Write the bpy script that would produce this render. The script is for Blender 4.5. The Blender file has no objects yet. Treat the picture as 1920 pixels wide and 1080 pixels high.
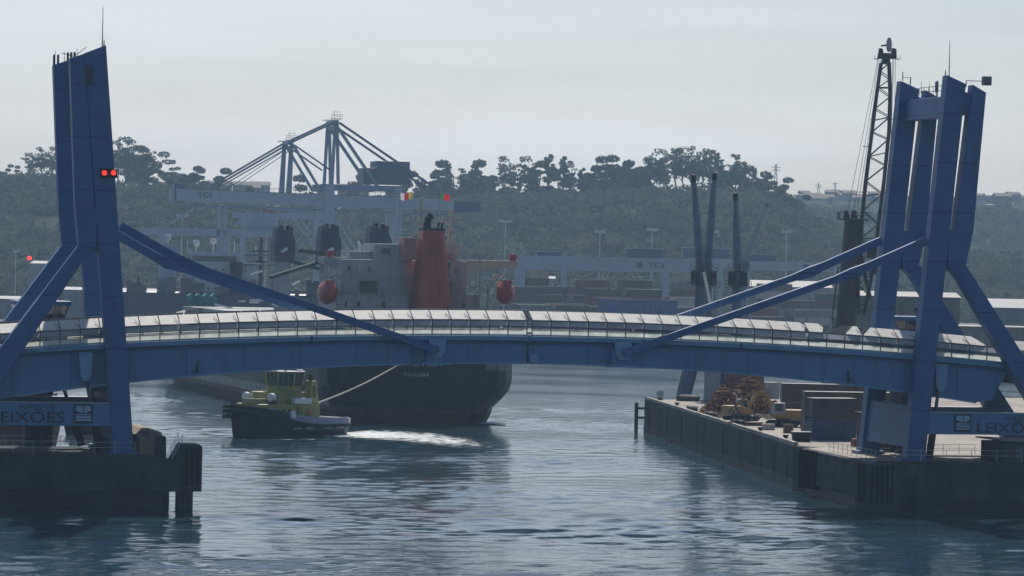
import bpy, math, random
import numpy as np
from math import radians, sin, cos, pi, atan, atan2, sqrt
from mathutils import Matrix, Vector, Euler

S = bpy.context.scene
COL = S.collection

# ---------------------------------------------------------------- camera
FPX, CAMZ, ROLL = 6660.0, 27.0, atan(.0216)
PITCH = atan((540 - 488) / FPX)                       # looks this much down
cam_d = bpy.data.cameras.new('camera')
cam = bpy.data.objects.new('camera', cam_d)
COL.objects.link(cam)
cam_d.sensor_width = 36.0
cam_d.lens = 36.0 * FPX / 1920
cam_d.clip_start = 1.0
cam_d.clip_end = 20000
cam.location = (0, 0, CAMZ)
cam.matrix_world = (Matrix.Translation((0, 0, CAMZ)) @ Matrix.Rotation(radians(90) - PITCH, 4, 'X')
                    @ Matrix.Rotation(ROLL, 4, 'Z'))
S.camera = cam

# ---------------------------------------------------------------- sky and sun
SUN_EL = radians(48)
SUN_AZ = radians(3)                                  # left of straight ahead
sd = Vector((-sin(SUN_AZ) * cos(SUN_EL), cos(SUN_AZ) * cos(SUN_EL), sin(SUN_EL)))
W = bpy.data.worlds.new('World')
S.world = W
W.use_nodes = True
wn, wl = W.node_tree.nodes, W.node_tree.links
bg = wn['Background']
sky = wn.new('ShaderNodeTexSky')
sky.sky_type = 'NISHITA'
sky.sun_disc = False
sky.sun_elevation = SUN_EL
sky.sun_rotation = -SUN_AZ
sky.air_density = 1.0
sky.dust_density = 1.2
sky.ozone_density = 1.5
tc = wn.new('ShaderNodeTexCoord')
mp = wn.new('ShaderNodeMapping'); mp.inputs['Scale'].default_value = (2.2, 2.2, 26)
nz = wn.new('ShaderNodeTexNoise'); nz.inputs['Scale'].default_value = 1.6; nz.inputs['Detail'].default_value = 3
cr = wn.new('ShaderNodeMapRange')
cr.inputs['From Min'].default_value = .35; cr.inputs['From Max'].default_value = .65
cr.inputs['To Min'].default_value = .75; cr.inputs['To Max'].default_value = .4
hs = wn.new('ShaderNodeHueSaturation')                # thin high veil of cloud: takes colour out of the sky, in bands
wl.new(tc.outputs['Generated'], mp.inputs['Vector']); wl.new(mp.outputs[0], nz.inputs['Vector'])
sp = wn.new('ShaderNodeSeparateXYZ'); wl.new(tc.outputs['Generated'], sp.inputs[0])
er = wn.new('ShaderNodeMapRange'); er.inputs['From Min'].default_value = .09; er.inputs['From Max'].default_value = .5     # the veil thins overhead
er.inputs['To Min'].default_value = 0; er.inputs['To Max'].default_value = .7; wl.new(sp.outputs['Z'], er.inputs['Value'])
sa_ = wn.new('ShaderNodeMath'); sa_.operation = 'ADD'; wl.new(cr.outputs[0], sa_.inputs[0]); wl.new(er.outputs[0], sa_.inputs[1])
wl.new(nz.outputs['Fac'], cr.inputs['Value']); wl.new(sa_.outputs[0], hs.inputs['Saturation'])
wl.new(sky.outputs[0], hs.inputs['Color']); cv = wn.new('ShaderNodeMapRange'); cv.inputs['From Min'].default_value = .35; cv.inputs['From Max'].default_value = .65
cv.inputs['To Min'].default_value = .9; cv.inputs['To Max'].default_value = 1.06
wl.new(nz.outputs['Fac'], cv.inputs['Value']); wl.new(cv.outputs[0], hs.inputs['Value'])
tn = wn.new('ShaderNodeMix'); tn.data_type = 'RGBA'; tn.blend_type = 'MULTIPLY'; tn.inputs['Factor'].default_value = 1
tn.inputs[7].default_value = (.955, .985, 1.07, 1)
wl.new(hs.outputs[0], tn.inputs[6]); wl.new(tn.outputs[2], bg.inputs['Color'])
bg.inputs['Strength'].default_value = 0.1
sl = bpy.data.lights.new('sun', 'SUN'); sl.energy = 5.0; sl.angle = radians(.6); sl.color = (1, .93, .82)
so = bpy.data.objects.new('sun', sl); COL.objects.link(so)
so.rotation_euler = sd.to_track_quat('Z', 'Y').to_euler()
so.location = (0, 0, 300)
S.view_settings.view_transform = 'Standard'
S.view_settings.look = 'None'
S.view_settings.exposure = -0.2
S.view_settings.gamma = 1
S.render.engine = 'CYCLES'
S.cycles.use_denoising = True
S.cycles.max_bounces = 8
S.cycles.diffuse_bounces = 2
S.cycles.glossy_bounces = 3
S.cycles.transmission_bounces = 4
S.cycles.transparent_max_bounces = 8
S.cycles.volume_bounces = 0
S.cycles.sample_clamp_indirect = 4

# ---------------------------------------------------------------- placing: photograph pixels -> places in the world
cR, sR = cos(ROLL), sin(ROLL)
def ray(px, py):
    a, b = px - 960, py - 540
    x, y = a * cR + b * sR, -a * sR + b * cR
    return (x, FPX * cos(PITCH) - y * sin(PITCH), -FPX * sin(PITCH) - y * cos(PITCH))
def at(px, py, Y):
    r = ray(px, py); k = Y / r[1]
    return Vector((r[0] * k, Y, CAMZ + r[2] * k))
def gz(px, py, z=0.0):
    r = ray(px, py); k = (z - CAMZ) / r[2]
    return Vector((r[0] * k, r[1] * k, z))
BO = at(220, 600, 377); BO.z = 0
BA = radians(14)

# frames: authored coordinates -> world
FR = {'world': (0, 0, 0.0), 'bridge': (BO.x, BO.y, BA)}
def fw(frame, p):
    x, y, r = FR[frame]
    return Vector((x + p[0] * cos(r) - p[1] * sin(r), y + p[0] * sin(r) + p[1] * cos(r), p[2]))
def to_frame(frame, P):
    x, y, r = FR[frame]
    dx, dy = P[0] - x, P[1] - y
    return Vector((dx * cos(r) + dy * sin(r), -dx * sin(r) + dy * cos(r), P[2]))
def brp(px, py, w=0.0):                               # pixel -> (u, z) on the vertical plane w of the bridge
    r = ray(px, py); ca, sa = cos(BA), sin(BA)
    k = (w + (BO.x * -sa + BO.y * ca)) / (r[0] * -sa + r[1] * ca)
    P = to_frame('bridge', (r[0] * k, r[1] * k, CAMZ + r[2] * k))
    return P.x, P.z

# ---------------------------------------------------------------- object helpers
ORG = {}
def tag(o, label=None, cat=None, group=None, kind=None):
    if label: o['label'] = label
    if cat: o['category'] = cat
    if group: o['group'] = group
    if kind: o['kind'] = kind
    return o
def thing(name, label, cat, frame='world', org=(0, 0, 0), rot=0.0, group=None):
    """Empty at the thing's base; its parts are authored in the frame's coordinates (rot turns them about org)."""
    o = bpy.data.objects.new(name, None); COL.objects.link(o)
    o.empty_display_size = .5
    o.location = fw(frame, org); o.rotation_euler = (0, 0, FR[frame][2] + rot)
    ORG[o.name] = Vector(org)
    return tag(o, label, cat, group)
def own(name, label, cat, loc, rot=0.0, group=None, scale=1.0):
    """A thing whose parts are authored round its own origin."""
    o = bpy.data.objects.new(name, None); COL.objects.link(o)
    o.empty_display_size = .5
    o.location = loc; o.rotation_euler = (0, 0, rot); o.scale = (scale,) * 3
    ORG[o.name] = Vector((0, 0, 0))
    return tag(o, label, cat, group)
def kids(o): return [c for c in bpy.data.objects if c.parent == o]
def tree_list(o): return [(c, tree_list(c)) for c in kids(o)]
def copy_tree(o, tl=None, parent=None, **kw):
    if tl is None: tl = tree_list(o)
    c = o.copy(); COL.objects.link(c); c.parent = parent
    for ch, sub in tl: copy_tree(ch, sub, c)
    return c

class MB:
    def __init__(s): s.v, s.f = [], []
    def add(s, vs, fs):
        n = len(s.v); s.v += [tuple(p) for p in vs]; s.f += [tuple(n + i for i in f) for f in fs]; return s
    def box(s, x0, x1, y0, y1, z0, z1):
        return s.add([(x0,y0,z0),(x1,y0,z0),(x1,y1,z0),(x0,y1,z0),(x0,y0,z1),(x1,y0,z1),(x1,y1,z1),(x0,y1,z1)],
                     [(0,3,2,1),(4,5,6,7),(0,1,5,4),(1,2,6,5),(2,3,7,6),(3,0,4,7)])
    def cbox(s, c, d, rz=0):
        n = len(s.v); s.box(-d[0]/2, d[0]/2, -d[1]/2, d[1]/2, -d[2]/2, d[2]/2)
        for i in range(n, n + 8):
            x, y, z = s.v[i]; s.v[i] = (c[0]+x*cos(rz)-y*sin(rz), c[1]+x*sin(rz)+y*cos(rz), c[2]+z)
        return s
    def bar(s, p, q, a=.1, b=None):
        b = b or a; p, q = Vector(p), Vector(q); d = (q - p).normalized()
        up = Vector((0, 0, 1)) if abs(d.z) < .95 else Vector((0, 1, 0))
        x = d.cross(up).normalized() * a / 2; y = x.cross(d).normalized() * b / 2
        vs = [p-x-y, p+x-y, p+x+y, p-x+y, q-x-y, q+x-y, q+x+y, q-x+y]
        return s.add(vs, [(0,3,2,1),(4,5,6,7),(0,1,5,4),(1,2,6,5),(2,3,7,6),(3,0,4,7)])
    def tube(s, p, q, r0, r1=None, n=8):
        r1 = r0 if r1 is None else r1; p, q = Vector(p), Vector(q); d = (q - p).normalized()
        up = Vector((0, 0, 1)) if abs(d.z) < .95 else Vector((0, 1, 0))
        x = d.cross(up).normalized(); y = x.cross(d).normalized()
        vs = [p + (x*cos(2*pi*i/n) + y*sin(2*pi*i/n)) * r0 for i in range(n)] + [q + (x*cos(2*pi*i/n) + y*sin(2*pi*i/n)) * r1 for i in range(n)]
        fs = [(i, (i+1) % n, n + (i+1) % n, n + i) for i in range(n)] + [tuple(range(n))[::-1], tuple(range(n, 2*n))]
        return s.add(vs, fs)
    def path(s, pts, r, n=6):
        for i in range(len(pts) - 1): s.tube(pts[i], pts[i+1], r, r, n)
        return s
    def prism(s, poly, vec):
        n = len(poly); vec = Vector(vec); a = [Vector(p) for p in poly]
        return s.add(a + [p + vec for p in a], [tuple(range(n))[::-1], tuple(range(n, 2*n))] + [(i, (i+1) % n, n+(i+1) % n, n+i) for i in range(n)])
    def loft(s, rings, closed=True, caps=True):
        n = len(rings[0]); vs = [p for r in rings for p in r]; fs = []
        for k in range(len(rings) - 1):
            for i in range(n if closed else n - 1):
                j = (i + 1) % n; fs.append((k*n+i, k*n+j, (k+1)*n+j, (k+1)*n+i))
        if caps: fs += [tuple(range(n))[::-1], tuple(range((len(rings)-1)*n, len(rings)*n))]
        return s.add(vs, fs)
    def ball(s, c, r, n=10, m=6):
        rx, ry, rz = (r, r, r) if not isinstance(r, tuple) else r
        rings = [[(c[0]+rx*sin(pi*k/m)*cos(2*pi*i/n), c[1]+ry*sin(pi*k/m)*sin(2*pi*i/n), c[2]-rz*cos(pi*k/m)) for i in range(n)] for k in range(1, m)]
        n0 = len(s.v); s.loft(rings, True, True); return s
    def build(s, name, mat, parent=None, bevel=0.0, smooth=False, label=None, **kw):
        org = Vector((0, 0, 0))
        if parent is not None:
            r = parent
            while r.parent is not None: r = r.parent
            org = ORG.get(r.name, org)
        me = bpy.data.meshes.new(name)
        me.from_pydata([(p[0]-org[0], p[1]-org[1], p[2]-org[2]) for p in s.v], [], s.f)
        me.validate(); me.update()
        import bmesh
        bm = bmesh.new(); bm.from_mesh(me); bmesh.ops.recalc_face_normals(bm, faces=bm.faces); bm.to_mesh(me); bm.free()
        if smooth:
            for p in me.polygons: p.use_smooth = True
        me.materials.append(mat)
        o = bpy.data.objects.new(name, me); COL.objects.link(o); o.parent = parent
        if bevel:
            b = o.modifiers.new('bevel', 'BEVEL'); b.width = bevel; b.segments = 2; b.limit_method = 'ANGLE'
        if label: o['label'] = label
        tag(o, None, kw.get('cat'), kw.get('group'), kw.get('kind'))
        return o

def text(s, size, mat, parent, loc, rot, name='lettering', extrude=.03, align='CENTER', sx=1.0):
    c = bpy.data.curves.new(name, 'FONT'); c.body = s; c.size = size; c.extrude = extrude
    c.align_x = align; c.align_y = 'CENTER'; c.offset = .012 * size; c.resolution_u = 3
    tmp = bpy.data.objects.new('tmp', c); COL.objects.link(tmp)
    me = bpy.data.meshes.new_from_object(tmp.evaluated_get(bpy.context.evaluated_depsgraph_get()))
    bpy.data.objects.remove(tmp); bpy.data.curves.remove(c)
    me.materials.clear(); me.materials.append(mat)
    o = bpy.data.objects.new(name, me); COL.objects.link(o); o.parent = parent
    r = parent
    while r.parent is not None: r = r.parent
    o.location = Vector(loc) - ORG[r.name]; o.rotation_euler = rot; o.scale = (sx, 1, 1)
    return o

# ---------------------------------------------------------------- materials
MATS = {}
def mat(name, col, rough=.5, metal=0.0, var=.15, vs=.6, bump=0.0, bs=8.0, spec=.5, dirt=None, ds=.3, streak=False, emit=None, trans=0.0, alpha=1.0, seam=None):
    if name in MATS: return MATS[name]
    m = bpy.data.materials.new(name); m.use_nodes = True; MATS[name] = m
    n, l = m.node_tree.nodes, m.node_tree.links; b = n['Principled BSDF']
    b.inputs['Roughness'].default_value = rough; b.inputs['Metallic'].default_value = metal
    b.inputs['Specular IOR Level'].default_value = spec
    t = n.new('ShaderNodeTexCoord'); g = n.new('ShaderNodeNewGeometry')
    nt = n.new('ShaderNodeTexNoise'); nt.inputs['Scale'].default_value = vs; nt.inputs['Detail'].default_value = 5
    l.new(g.outputs['Position'], nt.inputs['Vector'])
    mr = n.new('ShaderNodeMapRange'); mr.inputs['From Min'].default_value = .3; mr.inputs['From Max'].default_value = .7
    mr.inputs['To Min'].default_value = 1 - var; mr.inputs['To Max'].default_value = 1 + var
    l.new(nt.outputs['Fac'], mr.inputs['Value'])
    mu = n.new('ShaderNodeMix'); mu.data_type = 'RGBA'; mu.blend_type = 'MULTIPLY'; mu.inputs['Factor'].default_value = 1
    mu.inputs[6].default_value = (*col, 1); l.new(mr.outputs[0], mu.inputs[7]); out = mu.outputs[2]
    if dirt:
        d = n.new('ShaderNodeTexNoise'); d.inputs['Scale'].default_value = ds; d.inputs['Detail'].default_value = 8; d.inputs['Roughness'].default_value = .7
        if streak:
            mp_ = n.new('ShaderNodeMapping'); mp_.inputs['Scale'].default_value = (1.6, 1.6, .12)
            l.new(g.outputs['Position'], mp_.inputs['Vector']); l.new(mp_.outputs[0], d.inputs['Vector'])
        else: l.new(g.outputs['Position'], d.inputs['Vector'])
        r2 = n.new('ShaderNodeMapRange'); r2.inputs['From Min'].default_value = .52; r2.inputs['From Max'].default_value = .68
        r2.inputs['To Max'].default_value = .8
        l.new(d.outputs['Fac'], r2.inputs['Value'])
        m2 = n.new('ShaderNodeMix'); m2.data_type = 'RGBA'; l.new(r2.outputs[0], m2.inputs['Factor'])
        l.new(out, m2.inputs[6]); m2.inputs[7].default_value = (*dirt, 1); out = m2.outputs[2]
    if seam:                                           # butt welds between plates: thin darker lines
        sx_ = n.new('ShaderNodeSeparateXYZ'); l.new(t.outputs['Object'], sx_.inputs[0])
        dv = n.new('ShaderNodeMath'); dv.operation = 'DIVIDE'; dv.inputs[1].default_value = seam[1]; l.new(sx_.outputs[seam[0]], dv.inputs[0])
        fr_ = n.new('ShaderNodeMath'); fr_.operation = 'FRACT'; l.new(dv.outputs[0], fr_.inputs[0])
        lt = n.new('ShaderNodeMath'); lt.operation = 'LESS_THAN'; lt.inputs[1].default_value = .13 / seam[1]; l.new(fr_.outputs[0], lt.inputs[0])
        m3 = n.new('ShaderNodeMix'); m3.data_type = 'RGBA'; m3.blend_type = 'MULTIPLY'; l.new(lt.outputs[0], m3.inputs['Factor']); l.new(out, m3.inputs[6]); m3.inputs[7].default_value = (.55, .55, .6, 1); out = m3.outputs[2]
    l.new(out, b.inputs['Base Color'])
    if bump:
        bn = n.new('ShaderNodeTexNoise'); bn.inputs['Scale'].default_value = bs; bn.inputs['Detail'].default_value = 6
        l.new(g.outputs['Position'], bn.inputs['Vector'])
        bb = n.new('ShaderNodeBump'); bb.inputs['Distance'].default_value = bump; bb.inputs['Strength'].default_value = .7
        l.new(bn.outputs['Fac'], bb.inputs['Height']); l.new(bb.outputs[0], b.inputs['Normal'])
    if emit:
        b.inputs['Emission Color'].default_value = (*emit[0], 1); b.inputs['Emission Strength'].default_value = emit[1]
    if trans:
        tr = n.new('ShaderNodeBsdfTranslucent'); l.new(out, tr.inputs['Color'])
        ms = n.new('ShaderNodeMixShader'); ms.inputs[0].default_value = trans
        l.new(b.outputs[0], ms.inputs[1]); l.new(tr.outputs[0], ms.inputs[2]); l.new(ms.outputs[0], n['Material Output'].inputs[0])
    if alpha < 1:
        b.inputs['Alpha'].default_value = alpha
    return m

BLUE = mat('pylon_blue_paint', (.023, .108, .27), .5, var=.18, vs=.25, dirt=(.03, .085, .16), ds=.5, streak=True, seam=('Z', 5.6))
GBLUE = mat('girder_blue_paint', (.06, .20, .37), .5, var=.14, vs=.15, dirt=(.06, .13, .2), ds=.4, streak=True, seam=('X', 6.2))
LBLUE = mat('light_blue_paint', (.15, .32, .46), .45)
EMBL = mat('emblem_pale_blue', (.30, .44, .56), .4)
EDGE = mat('edge_blue_paint', (.09, .25, .42), .42, var=.08)
DECKM = mat('asphalt', (.05, .05, .055), .9)
CANOPY = mat('white_canopy_sheet', (.64, .62, .56), .65, var=.1, vs=1.2, trans=.08, spec=.3)
FROST = mat('frosted_panel', (.52, .56, .6), .4, var=.12, vs=.7, trans=.45, alpha=.75)
FROST2 = mat('pale_lower_panel', (.74, .76, .72), .35, var=.12, vs=.9, trans=.8, alpha=.95)
STEEL = mat('dark_steel', (.07, .08, .1), .5)
GALV = mat('galvanised_steel', (.38, .4, .42), .45, .3)
CONC = mat('weathered_concrete', (.042, .047, .053), .9, var=.5, vs=.35, bump=.06, bs=1.2, dirt=(.018, .021, .022), ds=.25, streak=True)
CONCW = mat('wet_dark_concrete', (.018, .022, .024), .6, var=.4, vs=.6, bump=.05, bs=2)
PAVE = mat('pale_quay_paving', (.30, .265, .22), .85, var=.3, vs=.12, dirt=(.12, .10, .08), ds=.1, bump=.01)
BLACK = mat('black_paint', (.007, .008, .01), .5, var=.2, spec=.25)
RUBBER = mat('black_rubber', (.01, .01, .011), .85, spec=.2, bump=.01)
SIGN_D = mat('navy_lettering', (.012, .02, .05), .5)
GREYM = mat('grey_paint', (.3, .32, .34), .5)
WHITE = mat('white_paint', (.75, .75, .73), .4, var=.06)
RED = mat('red_paint', (.42, .03, .03), .5)
GLASS = mat('dark_window_glass', (.02, .03, .04), .08, spec=.8)
LAMP_R = mat('red_lamp_lens', (.8, .02, .02), .3, emit=((1, .01, .005), 7))

# ================================================================ water, land, hills
def ss(a, b, x):
    t = np.clip((x - a) / (b - a), 0, 1); return t * t * (3 - 2 * t)
wm = bpy.data.materials.new('harbour_water'); wm.use_nodes = True
n, l = wm.node_tree.nodes, wm.node_tree.links; b = n['Principled BSDF']
b.inputs['Base Color'].default_value = (.014, .045, .066, 1); b.inputs['Roughness'].default_value = .1; b.inputs['IOR'].default_value = 1.33
g = n.new('ShaderNodeNewGeometry'); prev = None
hsum = None
for sc_, amp, st in ((.9, .05, (1, 1.3, 1)), (3.2, .008, (1, 1, 1))):
    m_ = n.new('ShaderNodeMapping'); m_.inputs['Scale'].default_value = st; m_.inputs['Rotation'].default_value = (0, 0, sc_)
    t_ = n.new('ShaderNodeTexNoise'); t_.inputs['Scale'].default_value = sc_; t_.inputs['Detail'].default_value = 2.5; t_.inputs['Distortion'].default_value = .4
    l.new(g.outputs['Position'], m_.inputs['Vector']); l.new(m_.outputs[0], t_.inputs['Vector'])
    k_ = n.new('ShaderNodeMath'); k_.operation = 'MULTIPLY'; k_.inputs[1].default_value = amp; l.new(t_.outputs['Fac'], k_.inputs[0])
    if hsum is None: hsum = k_.outputs[0]
    else:
        a_ = n.new('ShaderNodeMath'); a_.operation = 'ADD'; l.new(hsum, a_.inputs[0]); l.new(k_.outputs[0], a_.inputs[1]); hsum = a_.outputs[0]
# calmer and rougher patches on the surface
pt = n.new('ShaderNodeTexNoise'); pt.inputs['Scale'].default_value = .018; pt.inputs['Detail'].default_value = 3
pm = n.new('ShaderNodeMapping'); pm.inputs['Scale'].default_value = (1, 1.8, 1)
l.new(g.outputs['Position'], pm.inputs['Vector']); l.new(pm.outputs[0], pt.inputs['Vector'])
pr = n.new('ShaderNodeMapRange'); pr.inputs['From Min'].default_value = .38; pr.inputs['From Max'].default_value = .62
pr.inputs['To Min'].default_value = .12; pr.inputs['To Max'].default_value = 1.0; l.new(pt.outputs['Fac'], pr.inputs['Value'])
bp = n.new('ShaderNodeBump'); bp.inputs['Distance'].default_value = 1.35
l.new(pr.outputs[0], bp.inputs['Strength']); l.new(hsum, bp.inputs['Height']); l.new(bp.outputs[0], b.inputs['Normal'])
# real waves where the water is near, flat sheet beyond
WX, WY = (-120.0, 135.0), (282.0, 720.0)
nx, ny = 620, 620
xs = np.linspace(*WX, nx); ys = WY[0] + (WY[1] - WY[0]) * (np.linspace(0, 1, ny) * .62 + .38 * np.linspace(0, 1, ny) ** 2.2)
X, Y = np.meshgrid(xs, ys); rw = np.random.default_rng(12); Z = np.zeros_like(X)
patch = np.clip(.75 + .45 * np.sin(X * .045 + 1.3 * np.sin(Y * .021)) * np.sin(Y * .035 + .9 * np.sin(X * .03) + 1) + .3 * np.sin(Y * .11 + X * .02), .22, 1.4)
for _ in range(44):
    lam = 1.7 * (5.5 ** rw.uniform(0, 1) ** 1.15); th = rw.normal(pi / 2 + .25, .55); k_ = 2 * pi / lam; ph = rw.uniform(0, 2 * pi)
    Z += .0025 * lam * np.sin(k_ * (X * cos(th) + Y * sin(th)) + ph + .8 * np.sin(X * .05 + Y * .04 + ph))
edge = ss(0, 12, X - WX[0]) * ss(0, 12, WX[1] - X) * ss(0, 6, Y - WY[0]) * ss(0, 90, WY[1] - Y)
Z *= patch * edge
vs_ = np.stack([X.ravel(), Y.ravel(), Z.ravel()], 1); nV = len(vs_)
idx = np.arange(nx * ny).reshape(ny, nx)
fs_ = np.stack([idx[:-1, :-1].ravel(), idx[:-1, 1:].ravel(), idx[1:, 1:].ravel(), idx[1:, :-1].ravel()], 1)
ov = [(-3300, -60), (3300, -60), (3300, 3400), (-3300, 3400), (WX[0], WY[0]), (WX[1], WY[0]), (WX[1], WY[1]), (WX[0], WY[1])]
vs_ = np.concatenate([vs_, [(x, y, 0) for x, y in ov]])
fs_ = np.concatenate([fs_, nV + np.array([(0, 1, 5, 4), (1, 2, 6, 5), (2, 3, 7, 6), (3, 0, 4, 7)])])
def fast_mesh(name, v, f, m, parent=None, smooth=False):
    me = bpy.data.meshes.new(name); k = f.shape[1]
    me.vertices.add(len(v)); me.vertices.foreach_set('co', np.asarray(v, np.float32).ravel())
    me.loops.add(f.size); me.loops.foreach_set('vertex_index', f.astype(np.int32).ravel())
    me.polygons.add(len(f)); me.polygons.foreach_set('loop_start', np.arange(0, f.size, k, dtype=np.int32))
    me.update(calc_edges=True); me.materials.append(m)
    if smooth: me.polygons.foreach_set('use_smooth', np.ones(len(f), bool))
    o = bpy.data.objects.new(name, me); COL.objects.link(o); o.parent = parent
    return o
tag(fast_mesh('water', vs_, fs_, wm, smooth=True), kind='structure')

GRD = mat('port_ground', (.13, .125, .12), .95, var=.3, vs=.03, bump=.02)
FAR = 1085.0
mb = MB(); mb.box(-1500, 1500, FAR, 3300, -1, 5.0); mb.build('ground', GRD, kind='structure')
GRASS = mat('hill_undergrowth', (.03, .045, .022), .95, spec=.05, var=.4, vs=.03, bump=.3, bs=.4, dirt=(.04, .05, .028), ds=.012)

# hill relief; ridge heights read off the skyline
RA = [(-400, 62), (0, 60), (140, 60), (240, 57), (330, 58), (420, 52), (520, 47), (640, 47), (760, 52), (850, 54), (1000, 56), (1150, 58), (1300, 62), (1400, 62), (1460, 57), (1520, 50), (1600, 40), (1700, 33), (1900, 30), (2300, 30)]
RB = [(-400, 66), (400, 68), (700, 64), (1300, 70), (1500, 76), (1700, 79), (1920, 80), (2300, 80)]
def hz(x, y):
    px = x / np.maximum(y, 1) * FPX + 960
    a = np.interp(px, *zip(*RA)); b_ = np.interp(px, *zip(*RB))
    wob = 1.5 * np.sin(x * .021 + 1) * np.cos(y * .017) + 1.0 * np.sin(x * .06 + y * .045)
    za = (a - 5) * ss(1460, 1880, y) * (1 - .25 * ss(1930, 2150, y))
    zb = (b_ - 5) * ss(1950, 2620, y)
    return 4.9 + np.maximum(za, zb) + wob * ss(1500, 1700, y)
nx, ny = 220, 110
xs = np.linspace(-900, 900, nx); ys = np.linspace(1455, 3290, ny)
X, Y = np.meshgrid(xs, ys); Z = hz(X, Y)
vs_ = np.stack([X.ravel(), Y.ravel(), Z.ravel()], 1)
idx = np.arange(nx * ny).reshape(ny, nx)
fs_ = np.stack([idx[:-1, :-1].ravel(), idx[:-1, 1:].ravel(), idx[1:, 1:].ravel(), idx[1:, :-1].ravel()], 1)
tag(fast_mesh('hills', vs_, fs_, GRASS, smooth=True), kind='structure')

def leaf_quads(cen, size, rng, flat=.0):
    N = len(cen); a = rng.normal(size=(N, 3)); a[:, 2] *= (1 - flat); a /= np.linalg.norm(a, axis=1)[:, None]
    r = rng.normal(size=(N, 3)); b_ = np.cross(a, r); b_ /= np.linalg.norm(b_, axis=1)[:, None]
    s_ = (size * rng.uniform(.6, 1.3, N))[:, None]
    v = np.stack([cen - a*s_ - b_*s_*.6, cen + a*s_*.9 - b_*s_*.5, cen + a*s_ + b_*s_*.6, cen - a*s_*.8 + b_*s_*.5], 1).reshape(-1, 3)
    return v, np.arange(4 * N).reshape(N, 4)
def blob(c, r, N, rng):                                # points towards the shell of an ellipsoid
    d = rng.normal(size=(N, 3)); d /= np.linalg.norm(d, axis=1)[:, None]
    return np.array(c) + d * np.array(r) * rng.uniform(.55, 1.0, (N, 1)) ** .6
def leafmat(name, c1, c2):
    m = mat(name, c1, .85, var=.5, vs=.06, trans=.3, spec=.1)
    return m
LEAF = leafmat('eucalyptus_leaves', (.05, .07, .032), 0)
LEAF2 = leafmat('dark_leaves', (.078, .095, .06), 0)
BARK = mat('pale_bark', (.16, .13, .1), .9, var=.3, vs=1)

# the wood that covers the hill: one mass of crowns
rng = np.random.default_rng(4)
pts = []; sz = []
while len(pts) < 6400:
    y = rng.uniform(1470, 2000); px = rng.uniform(-90, 2010); x = (px - 960) / FPX * y
    if y > 1960 and px < 1400: continue
    if px > 1450 and rng.random() < .25: continue
    pts.append((x, y)); sz.append(rng.uniform(2.6, 5.2))
for _ in range(900):                                   # the farther slope, seen past the end of the near ridge
    y = rng.uniform(2150, 2440); px = rng.uniform(1380, 2010); pts.append(((px - 960) / FPX * y, y)); sz.append(rng.uniform(3, 6))
P = np.array(pts); R_ = np.array(sz); Zc = hz(P[:, 0], P[:, 1])
allc = []
for i in range(len(P)):
    r = R_[i]; h = r * rng.uniform(.7, 1.15)
    allc.append(blob((P[i, 0], P[i, 1], Zc[i] + h * .5), (r, r, h), 52, rng))
v, f = leaf_quads(np.concatenate(allc), .95, rng, .0)
tag(fast_mesh('woodland', v, f, LEAF2), kind='stuff')

# ---------------------------------------------------------------- trees on the skyline, each one a thing
def make_tree(kind, seed):
    rg = np.random.default_rng(seed); t = own('eucalyptus_tree', 'x', 'tree', (0, 0, 0))
    mb = MB(); h = {'tall': 20, 'round': 15, 'thin': 17, 'bush': 8, 'spread': 19}[kind]
    trunk = [Vector((0, 0, -1.5))]
    for k in range(1, 6): trunk.append(Vector((rg.normal() * .35, rg.normal() * .35, h * .75 * k / 5)))
    for k in range(5): mb.tube(trunk[k], trunk[k+1], .55 - .07*k, .48 - .07*k, 6)
    cl = []
    nl = {'tall': 12, 'round': 10, 'thin': 11, 'bush': 7, 'spread': 17}[kind]
    spread = {'tall': 3.2, 'round': 4.6, 'thin': 2.2, 'bush': 3.4, 'spread': 6.5}[kind]
    for k in range(nl):
        fz = rg.uniform(.58, 1.0) if kind in ('tall', 'spread') else rg.uniform(.3, 1.0)
        if kind == 'thin': fz = .5 + .5 * k / nl
        a = rg.uniform(0, 2*pi) if k else 0; rr = spread * rg.uniform(.35, 1) * (1.15 - .35 * fz) * (k > 0)
        e = Vector((cos(a) * rr, sin(a) * rr, h * fz * .95 if k else h))
        s0 = trunk[-1] * min(1, fz * .8 + .1)
        s0.z = min(s0.z, e.z - .5); mid = (s0 + e) / 2 + Vector((0, 0, -.5))
        mb.tube(s0, mid, .26, .2, 5); mb.tube(mid, e, .2, .08, 5)
        rad = {'tall': 1.7, 'round': 2.7, 'thin': 1.0, 'bush': 2.3, 'spread': 2.0}[kind] * rg.uniform(.7, 1.25)
        for _ in range(3):
            c = np.array(e) + rg.normal(size=3) * np.array([rad*.9, rad*.9, rad*.6])
            cl.append(blob(c, (rad * .8, rad * .8, rad * .4), {'round': 110, 'bush': 110}.get(kind, 30), rg))
    mb.build('trunk', BARK, t)
    v, f = leaf_quads(np.concatenate(cl), .42, rg, .0)
    fast_mesh('crown', v, f, LEAF, t)
    return t
KINDS = {}
used = set()
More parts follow.
